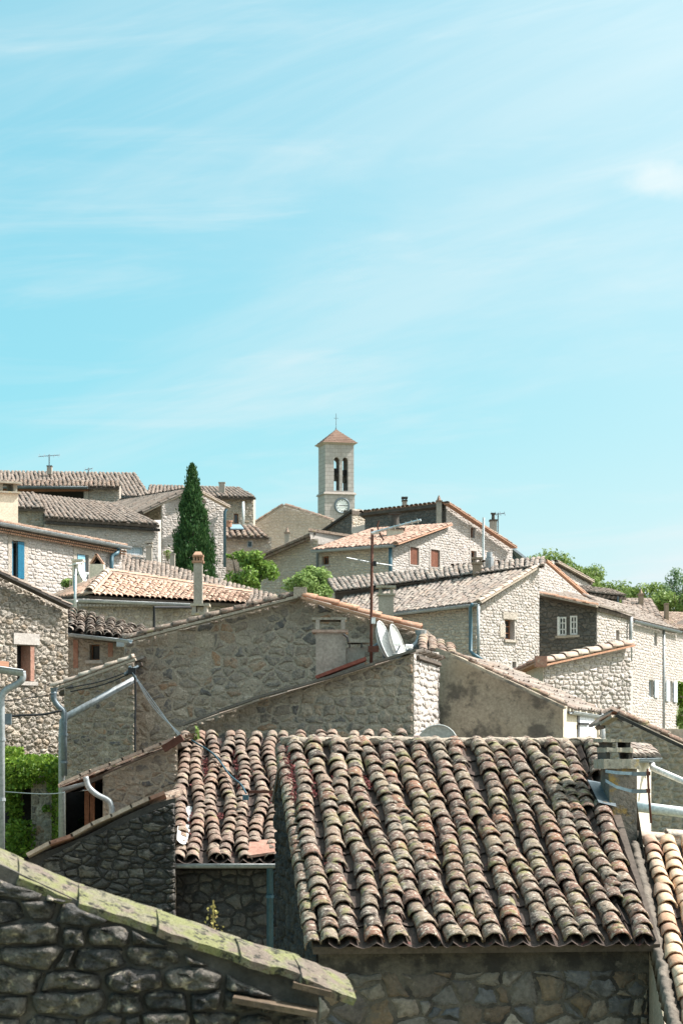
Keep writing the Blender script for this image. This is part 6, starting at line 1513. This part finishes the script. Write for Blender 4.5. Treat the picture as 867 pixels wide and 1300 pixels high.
# ================================================================== 14. right middle: two-layer roof house
def corner_house():
    h = house('corner house with a two-layer pale tile roof and a single dark window', 560, 73)
    W = wall(h, (415,73.6), (605,70), [(415,792),(605,767)], gz(70)-.3, th=.45, mortar='mortar_shadow', stone=dict(mat='stone_shadow', w=.24, h=.145, gap=.012, proud=.025, zs=P(0,850,71).z, s0=1.2))
    W2 = wall(h, (605.3,70.02), (684,72.8), [(605.3,766),(684,718)], gz(70)-.3, th=.45, mortar='mortar_pale', openings=[(640.5,786.5,653,812),(650,840,655,848)], name='right_wall', stone=dict(mat='stone_pale', w=.24, h=.14, gap=.014, proud=.03, zs=P(0,880,71).z, hole_margin=.04))
    window(W2, 0, 'wood_brown', 'glass_dark', (0,2), .2, .035, sill='mortar_warm', lintel='mortar_warm'); window(W2, 1, 'zinc_dark', 'glass_dark', (0,0), .15, .02)
    s0,z0,s1,z1 = W2.holes[0]; m = MB(); m.box(W2.p(s0-.16,(z0+z1)/2-.05,0), W2.X*.15, W2.n*.032, W2.Z*((z1-z0)/2-.1)); m.build('jamb_stone', 'mortar_warm', h)
    # lower roof layer, then the upper one half a metre higher
    a, b = P(415,788,73.4), P(607,764.5,69.7); c = P(683,716.5,72.9); d = P(452,742,78.5)
    ml, mr = lerp(a, d, .92), lerp(b, c, .80)
    mr = P(665,727.5,72.2); ml = P(440,752,77.0); mr = mr + (mr-b)*.14; ml = ml + (ml-a)*.14
    roof(h, a, b, mr, ml, 'tile_pale', s=.18, e=.27, thick=.10, name='lower_roof', wob=.03)
    a2, b2 = P(425,752.5,76.4)+Vector((0,-.1,0)), P(690,717.5,72.4); c2, d2 = P(692,708,73.7), P(415,736.5,78.3)
    up = Vector((0,0,.04))
    roof(h, a2+up, b2, c2, d2, 'tile_pale', s=.18, e=.27, thick=.05, name='upper_roof', wob=.03)
    m = MB(); q0, q1 = a2 + Vector((0,.12,.0)), lerp(a2, b2, .93) + Vector((0,.12,-.03)); m.quad(q0, q1, q1-Vector((0,0,.5)), q0-Vector((0,0,.5))); m.build('step_board', 'tile_deck', h)
    gutter(h, P(498,779,71.6), b+Vector((0,-.1,-.05)), .08, 'zinc'); m = MB()
    verge(h, P(607,764,69.6), P(684,717,72.7), 'coping_pink', r=.09, e=.32, basew=.26, basemat='mortar_grey')
    pipe(h, [P(600,767,69.6), P(597,771,69.7), P(597,826,69.7), P(600,830,69.6), P(612,838,69.5)], .055, 'pipe_blue', brackets=0); pipe(h, [P(607,767,69.6), P(607,840,69.6)], .045, 'zinc')
    body(h, [(417,73.8),(605,70.4),(683,73),(500,80)], gz(71), P(0,792,71).z, 'mortar_shadow', inset=.6)
    chimney(h, 600, 611, 716, 736, 73.6, .3, 'render_brown', 'slab', 'render_brown'); m = MB(); m.abox(XY(596,73.3)[0], XY(612,73.3)[0], 73.2, 73.9, P(0,742,73.3).z, P(0,736,73.3).z); m.build('chimney_flashing', 'paint_white', h)
    m = MB(); m.tube([P(621,722,74), P(621,708,74)], .13, 10); m.tube([P(621,707.5,74), P(621,701,74)], .09, 10); m.build('metal_flue', 'zinc', h, smooth=False)
    chimney(h, 480.5, 499.5, 756, 785, 66, .4, 'render_chimney', 'slab', 'chimney_cap', zb=gz(66))
surf('render_brown', [(.24,.18,.13),(.30,.23,.17)], use_rand=False)
corner_house()
def aerial(label, u, vb, vt, Y, n=4, span=.5):
    t = thing('aerial', label, 'antenna', P(u,vb,Y)); m = MB(); m.tube([P(u,vb,Y),P(u,vt,Y)], .03, 5); m.build('pole', 'zinc_dark', t)
    m = MB(); top = P(u,vt+2,Y); m.tube([top+Vector((-span,0,-.02)), top+Vector((span,0,.05))], .022, 5); m.build('boom', 'zinc_dark', t)
    for k in range(n):
        c = top + Vector((lerp(-span,span,k/(n-1)),0,.02)); mm = MB(); mm.tube([c+Vector((0,-.3,-.1)), c+Vector((0,.3,.12))], .015, 4); mm.build('element', 'zinc_dark', t)
aerial('television aerial above the small chimney of the top left house', 63, 594, 577, 127.5, 5, .55)
aerial('tiny forked aerial on the ridge of the top left house', 113, 603, 594, 129, 3, .2)
aerial('thin aerial beside the right-hand chimney of the tallest house', 632, 688, 651, 107, 4, .3)
# ================================================================== 15. right: dark front house and its neighbours
def white_window_house():
    h = house('house with two small white paned windows in a dark shaded front', 740, 79)
    W = wall(h, (682,76.9), (757,76), [(682,757),(757,771)], gz(76)-.3, th=.45, mortar='mortar_black', openings=[(708.5,783,718.5,807),(723,781.5,732.5,806)], stone=dict(mat='stone_shade_black', w=.26, h=.15, gap=.012, proud=.022, zs=P(0,850,77).z))
    for i in (0,1): window(W, i, 'paint_white', 'glass_dark', (1,2), .03, .055, sill='mortar_shadow')
    s0,z0,s1,z1 = W.holes[0]; sh = shutter(W, s0-.02, s0+.10, z0, z1, 'paint_white', d=.03, boards=1, swing=.9)
    W2 = wall(h, (757.2,76.02), (803,79.05), [(757.2,771),(803,783)], gz(77)-.3, th=.45, mortar='mortar_pale', openings=[(781.5,800,785.5,813)], name='right_wall', stone=dict(mat='stone_pale', w=.36, h=.16, gap=.018, proud=.03, zs=P(0,850,78).z))
    window(W2, 0, 'wood_brown', 'glass_dark', (0,0), .2, .04)
    # roof slopes down to the right, its open edge along the dark front
    a, b = P(758,770,75.7), P(803,782,78.7); c, d = P(726,755,81), P(682,753,76.7)
    roof(h, a, b, c, d, 'tile_pale', s=.23, e=.34, thick=.10)
    verge(h, P(758,769,75.6), P(683,753,76.5), 'tile_terracotta', r=.10, e=.34, basew=.26, basemat='mortar_grey')
    # taller gable behind
    W3 = wall(h, (684,78.6), (748,85), [(684,716),(690,713),(748,764)], gz(79)-.3, th=.4, mortar='mortar_pale', name='rear_gable', stone=dict(mat='stone_pale', w=.32, h=.16, gap=.016, proud=.025, zs=P(0,775,80).z))
    verge(h, P(744,757,85.2), P(691,711.5,79.6), 'tile_terracotta', r=.11, e=.36, basew=.28, basemat='tile_terracotta', name='orange_verge_tile')
    bv = W3.n*-1.9; e0, r0 = P(746,760,85.0)+bv*.15, P(690,712,79.0)+bv*.15; roof(h, e0, e0+bv, r0+bv, r0, 'tile_pale', s=.24, e=.36, thick=.1, name='rear_roof')
    body(h, [(684,77.2),(757,76.4),(801,79.3),(735,84)], gz(78), P(0,775,78).z, 'mortar_shadow', inset=.6)
    pipe(h, [P(801,784,78.6), P(800,790,78.5), P(800,840,78.5)], .06, 'zinc')
white_window_house()
def beyond_wall_house():
    h = house('pale wall with a sloping tiled edge seen over the two-window house', 755, 100)
    W = wall(h, (700,99), (750,104), [(700,711),(707,714),(750,738)], gz(100)-.3, th=.4, mortar='mortar_pale', stone=dict(mat='stone_pale', w=.36, h=.18, gap=.018, proud=.025, zs=P(0,765,100).z))
    verge(h, P(751,738,103.8), P(705,713,99.3), 'tile_brown', r=.12, e=.4, basew=.3); e0, r0 = P(752,739,104), P(705,713.5,99.4); bv = W.n*-5; roof(h, e0, e0+bv, r0+bv, r0, 'tile_brown', s=.26, e=.4, thick=.1)
    body(h, [(702,99.3),(749,104.2),(732,109),(690,104)], gz(100), P(0,740,100).z, 'mortar_pale')
beyond_wall_house()
def veranda():
    h = house('veranda house with dark glazed panels under a thin flat tiled roof', 765, 93, name='veranda_house')
    a, b, c, d = P(733,751,90), P(795,757,92.5), P(775,749,97), P(728,744,95)
    roof(h, a, b, c, d, 'tile_brown', s=.26, e=.4, thick=.12); m = MB()
    W = wall(h, (736,90.6), (786,92.8), [(736,754),(786,759)], gz(91)-.3, th=.3, mortar='mortar_black', openings=[(745,757,753,772),(756,758,764,773),(767,759,775,774)])
    for i in range(3): window(W, i, 'zinc_dark', 'glass_sky', (0,0), .08, .03)
    m = MB(); m.abox(XY(783,92)[0], XY(785,92)[0], 92, 92.2, gz(92), P(0,757,92).z); m.build('post', 'zinc_dark', h)
    body(h, [(737,90.9),(785,93),(770,97),(730,95)], gz(91), P(0,759,91).z, 'mortar_black', inset=.3)
veranda()
def ribbed_roof_house():
    h = house('house with a small ribbed roof and chimney before the green hill', 810, 99)
    a, b, c, d = P(788,785,94), P(842,790,96), P(826,762,103), P(790,762,102)
    roof(h, a, b, c, d, 'tile_brown', s=.34, e=.55, thick=.12)
    body(h, [(786,94.3),(842,96.3),(828,104),(790,103)], gz(95), P(0,794,95).z, 'mortar_shadow', inset=.2)
    chimney(h, 811, 816.5, 755, 772, 100, .4, 'render_brown', 'cone', 'render_brown')
ribbed_roof_house()
def far_right_houses():
    h = house('tall sunlit house wall with grey-blue shutters and a long downpipe, right edge', 825, 86)
    W = wall(h, (799,81.3), (858,92), [(799,786),(858,801)], gz(80)-.3, th=.45, mortar='mortar_pale', openings=[(829.5,803,833.5,820),(823,863,828.5,885),(848,865,853,891)], stone=dict(mat='stone_pale', w=.36, h=.17, gap=.016, proud=.028, zs=P(0,960,82).z, rough=.25))
    window(W, 0, 'paint_grey_blue', 'glass_dark', (0,0), .12, .03); window(W, 1, 'paint_grey_blue', 'glass_dark', (0,0), .12, .03); window(W, 2, 'paint_white', 'glass_sky', (0,0), .12, .03)
    for i, offs in ((1,(1,)),(2,(0,1))):
        s0,z0,s1,z1 = W.holes[i]
        for q in offs:
            wd = (s1-s0)*.85
            if q: shutter(W, s1+.03, s1+.03+wd, z0, z1, 'paint_grey_blue', d=.05, boards=3)
            else: shutter(W, s0-.03-wd, s0-.03, z0, z1, 'paint_grey_blue', d=.05, boards=3)
    a, b = P(799,786,81.0), P(860,800.5,91.8); up = Vector((-.5,.86,0)).normalized()*2.6+Vector((0,0,.95))
    roof(h, a, b, b+up, a+up, 'tile_pale', s=.23, e=.34, thick=.10)
    pipe(h, [P(842,798,88.5), P(842,925,88.5)], .055, 'zinc', brackets=3); gutter(h, a+Vector((.1,-.05,-.05)), b+Vector((.1,-.05,-.05)), .075, 'zinc_dark')
    body(h, [(801,81.7),(857,92),(825,97),(785,88)], gz(82), P(0,803,84).z, 'mortar_pale', inset=.7)
    h = house('house end at the right edge with a brick stack, beyond the shuttered wall', 870, 99)
    W = wall(h, (853,96), (905,104), [(853,803),(905,806)], gz(97)-.3, th=.4, mortar='mortar_pale', stone=dict(mat='stone_pale', w=.36, h=.18, gap=.018, proud=.025, zs=P(0,900,97).z))
    a, b, c, d = P(835,797,92.5), P(910,803,104), P(900,781,106), P(828,778,99)
    roof(h, a, b, c, d, 'tile_left', s=.25, e=.38, thick=.1)
    chimney(h, 844, 848.5, 767, 795, 97, .4, 'render_brown', 'plain'); body(h, [(853,96.4),(903,104),(900,108),(845,101)], gz(98), P(0,806,97).z, 'mortar_pale', inset=.3)
far_right_houses()
def coping_house():
    h = house('pale lumpy stone wall under a thick rounded tile coping, right of centre', 745, 60)
    W = wall(h, (689,57.0), (800,59.6), [(689,842),(800,822)], gz(57)-.3, th=.5, mortar='mortar_pale', stone=dict(mat='stone_pale', w=.30, h=.165, parts=True, gap=.017, proud=.055, zs=P(0,945,58).z, rough=.3, jit=.28, inset=.05))
    wall(h, (645,59.5), (689,56.98), [(645,862),(689,842)], gz(57)-.3, th=.4, mortar='mortar_shadow', name='left_wall')
    a, b = P(686,842,56.8), P(800,817,59.4)
    verge(h, a, b, 'coping_pink', r=.16, e=.48, parts=True, basew=.34, basemat='tile_terracotta', name='coping_tile', lift=-.02, jit=.5)
    verge(h, P(648,858,59.2), P(687,840,56.8), 'tile_terracotta_dull', r=.13, e=.4, parts=True, basew=.34, basemat='tile_terracotta', name='red_coping_tile', jit=.5)
    m = MB(); m.box(P(686,840,56.7), Vector((.14,0,0)), Vector((0,.15,0)), Vector((0,0,.13))); m.build('corner_cap', 'tile_terracotta_dull', h)
    m = MB(); p0, p1, p2, p3 = P(686,845,57.2), P(800,822,59.8), P(745,822,66), P(648,862,62); m.hexa([q-Vector((0,0,.15)) for q in (p0,p1,p2,p3)], [p0,p1,p2,p3]); m.build('roof', 'tile_deck', h)
    body(h, [(690,57.4),(798,59.8),(745,66),(650,61)], gz(58), P(0,868,58).z, 'mortar_shadow', inset=.5)
coping_house()
# ================================================================== 16. greenery
r_ = random.Random(3)
def bush(label, u, v, ru, rv, Y, mat, n, leaf, seed, clumps=16, name='bush'):
    r = random.Random(seed); c = P(u,v,Y); t = thing(name, label, 'bush', (c.x,Y,gz(Y))); m = MB()
    for k in range(5):
        a = r.uniform(0,6.28); m.tube(curve_pts([(c.x+r.uniform(-.1,.1),Y,gz(Y)-.1), (c.x+r.uniform(-.2,.2),Y,lerp(gz(Y),c.z,.6)), (c.x+math.cos(a)*ru/F*Y*.5,Y+math.sin(a)*.4,c.z+.1)], 4), .05, 6, r1=.012)
    m.build('stems', 'bark', t, smooth=True)
    crown(t, 'crown', mat, c, ru/F*Y, ru/F*Y*.8, rv/F*Y, n, leaf, r, clumps)
bush('bright green leafy bush left of the central gable top', 318, 727, 32, 28, 92, 'leaf_bush', 5200, .13, 31, 22)
bush('yellowish green airy bush just behind the gable ridge', 393, 742, 30, 25, 82, 'leaf_pale', 4600, .11, 32, 22)
bush('low green shrub at the foot of the cypress side wall', 300, 707, 12, 7, 104, 'leaf_bush', 700, .12, 33, 8)
bush('small green plant growing by the pale blue shutter', 86, 741, 11, 6, 71, 'leaf_pale', 700, .09, 34, 8)
bush('little pale shrub at the base of the house behind the cypress', 212, 704, 6, 8, 104, 'leaf_pale', 420, .11, 35, 7)
bush('tiny green tuft beside the two-layer roof', 436, 757, 6, 5, 79, 'leaf_bush', 260, .08, 36, 6)
bush('green climbing shrub at the right edge under the shuttered house', 864, 887, 8, 20, 95, 'leaf_creeper', 1300, .13, 37, 12)
bush('yellow-green shrub at the right edge above the brown gable', 866, 912, 8, 14, 92, 'leaf_pale', 900, .12, 38, 10)
HG = 'trees on the hill behind the right-hand houses'
for i, (lab, u, v, rp, Y, mt, asp, n) in enumerate([
    ('mid green tree crown just right of the dark eave canopy', 690, 722, 32, 160, 'leaf_tree', .8, 3000),
    ('rounded green tree above the sloping tiled edge', 722, 732, 32, 168, 'leaf_tree', .8, 3000),
    ('taller bluish airy tree above the veranda roof', 753, 727, 18, 185, 'leaf_tree_blue', .95, 1500),
    ('bright green bushy tree right behind the veranda roof', 764, 752, 32, 172, 'leaf_tree', .6, 3200),
    ('small green tree between the veranda and the ribbed roof', 792, 758, 30, 178, 'leaf_tree', .6, 2800),
    ('broad green tree behind the ribbed roof chimney', 826, 758, 36, 170, 'leaf_tree', .62, 3600),
    ('darkish green tree behind the brick stack', 858, 764, 38, 165, 'leaf_tree', .62, 3600),
    ('tall blue-green tree crown at the right edge above the others', 864, 738, 26, 190, 'leaf_tree_blue', .85, 2600),
    ('blue-green treetop left of the tallest right edge tree', 838, 752, 20, 188, 'leaf_tree_blue', .8, 1800),
    ('pale green tree low behind the two-window house gable', 735, 752, 24, 165, 'leaf_tree', .6, 2400),
    ('green tree crown peeping over the two-window house gable', 706, 722, 34, 172, 'leaf_tree', .85, 3200),
    ('leafy green tree filling the gap above the veranda roof edge', 742, 734, 34, 176, 'leaf_tree', .75, 3200),
    ('green tree standing left of the ribbed roof', 778, 748, 30, 174, 'leaf_tree', .7, 2800)]):
    tree(lab, u, v+7, rp*1.05, Y, mt, r_, asp, int(n*1.3), group=HG, name='hill_tree', leaf=rp/F*Y*.10, clumps=18)
def weed(label, pts, mat, seed, n, size, name='weed'):
    r = random.Random(seed); b = pts[0]; t = thing(name, label, 'plant', b); m = MB()
    m.tube(pts, .006, 5); m.build('stem', 'leaf_dry', t); m = MB()
    for _ in range(n):
        k = r.random(); p = lerp(pts[0], pts[-1], k); leaf_cloud(m, [p+Vector((r.gauss(0,.035*(1.2-k)),r.gauss(0,.03),r.gauss(0,.02)))], r, size, .6)
    m.build('leaves', mat, t)
weed('dry yellowish weed growing up behind the lichen coping', [P(270,1192,14.2), P(271,1160,14.2), P(271,1143,14.2)], 'leaf_dry', 51, 60, .022)
weed('green weed sprouting at the top corner of the smaller pinkish roof', [P(252,948,35.6), P(251,936,35.6), P(250,924,35.6)], 'leaf_pale', 52, 90, .05)
# ================================================================== 17. cables and small fittings
cable('thick black fuzzy cable crossing the sunlit left house', [P(4,910,43.2), P(30,908,43.2), P(55,907,43.2), P(79,902,43.2)], .022)
cable('thin cable strung below the tall dark window of the left house', [P(4,890,43.1), P(40,886,43.1), P(68,881,43.1)], .009)
cable('upper cable stretched along the wing wall to the iron bracket', [P(84,874,43.3), P(128,865,43.3), P(165,852,43.3)], .012)
cable('lower cable stretched along the wing wall to the iron bracket', [P(90,878,43.3), P(132,869,43.3), P(168,854,43.3)], .012)
cable('black cable hanging straight down where wing and gable meet', [P(171,850,43.3), P(172.5,880,43.4), P(172,920,43.4), P(172,958,43.4)], .02)
for k, lab in enumerate(('topmost wire fanning from the bracket down to the tile roof corner','second wire fanning from the bracket to the tile roof corner','third wire fanning from the bracket to the tile roof corner')):
    cable(lab, [P(168,853,43.2), P(195,890+k*4,40.5), P(228+k*3,936,36.5)], .005, 'zinc_dark')
cable('thin clothes line across the dark porch', [P(5,1005,42), P(60,1008,39), P(112,1003,33.9)], .008, 'zinc')
cable('dark blue cable snaking down over the smaller pinkish roof', [P(244,950,35.4)+Vector((0,-.1,.12)), P(272,968,34.8)+Vector((0,-.1,.12)), P(292,994,33.9)+Vector((0,-.1,.12)), P(306,1006,33.4)+Vector((0,-.1,.12)), P(313,1018,33.0)+Vector((0,-.1,.12))], .014, 'cable_blue')
def bits():
    t = thing('cable_bracket', 'dark iron bracket knotted with cables where wing and gable meet', 'bracket', P(168,852,43.3)); m = MB()
    for a, b in (((162,853),(176,846)),((165,846),(172,860)),((158,856),(170,850))): m.tube([P(a[0],a[1],43.25),P(b[0],b[1],43.35)], .03, 6)
    m.build('arm', 'zinc_dark', t); m = MB(); m.box(P(168,852,43.2), Vector((.07,0,0)), Vector((0,.05,0)), Vector((0,0,.06))); m.build('insulator', 'cable_black', t)
    t = thing('roof_bar', 'short dark metal bar with a blue box lying on the smaller pinkish roof', 'bar', P(330,1009,32.6)); m = MB()
    m.box(P(334,1009,32.4)+Vector((0,0,.04)), Vector((.19,0,0)), Vector((0,.03,0)), Vector((0,0,.02))); m.build('bar', 'rust_metal', t); m = MB(); m.box(P(312,1018,32.6)+Vector((0,0,.06)), Vector((.04,0,0)), Vector((0,.05,0)), Vector((0,0,.035))); m.build('box', 'pipe_blue', t)
bits()
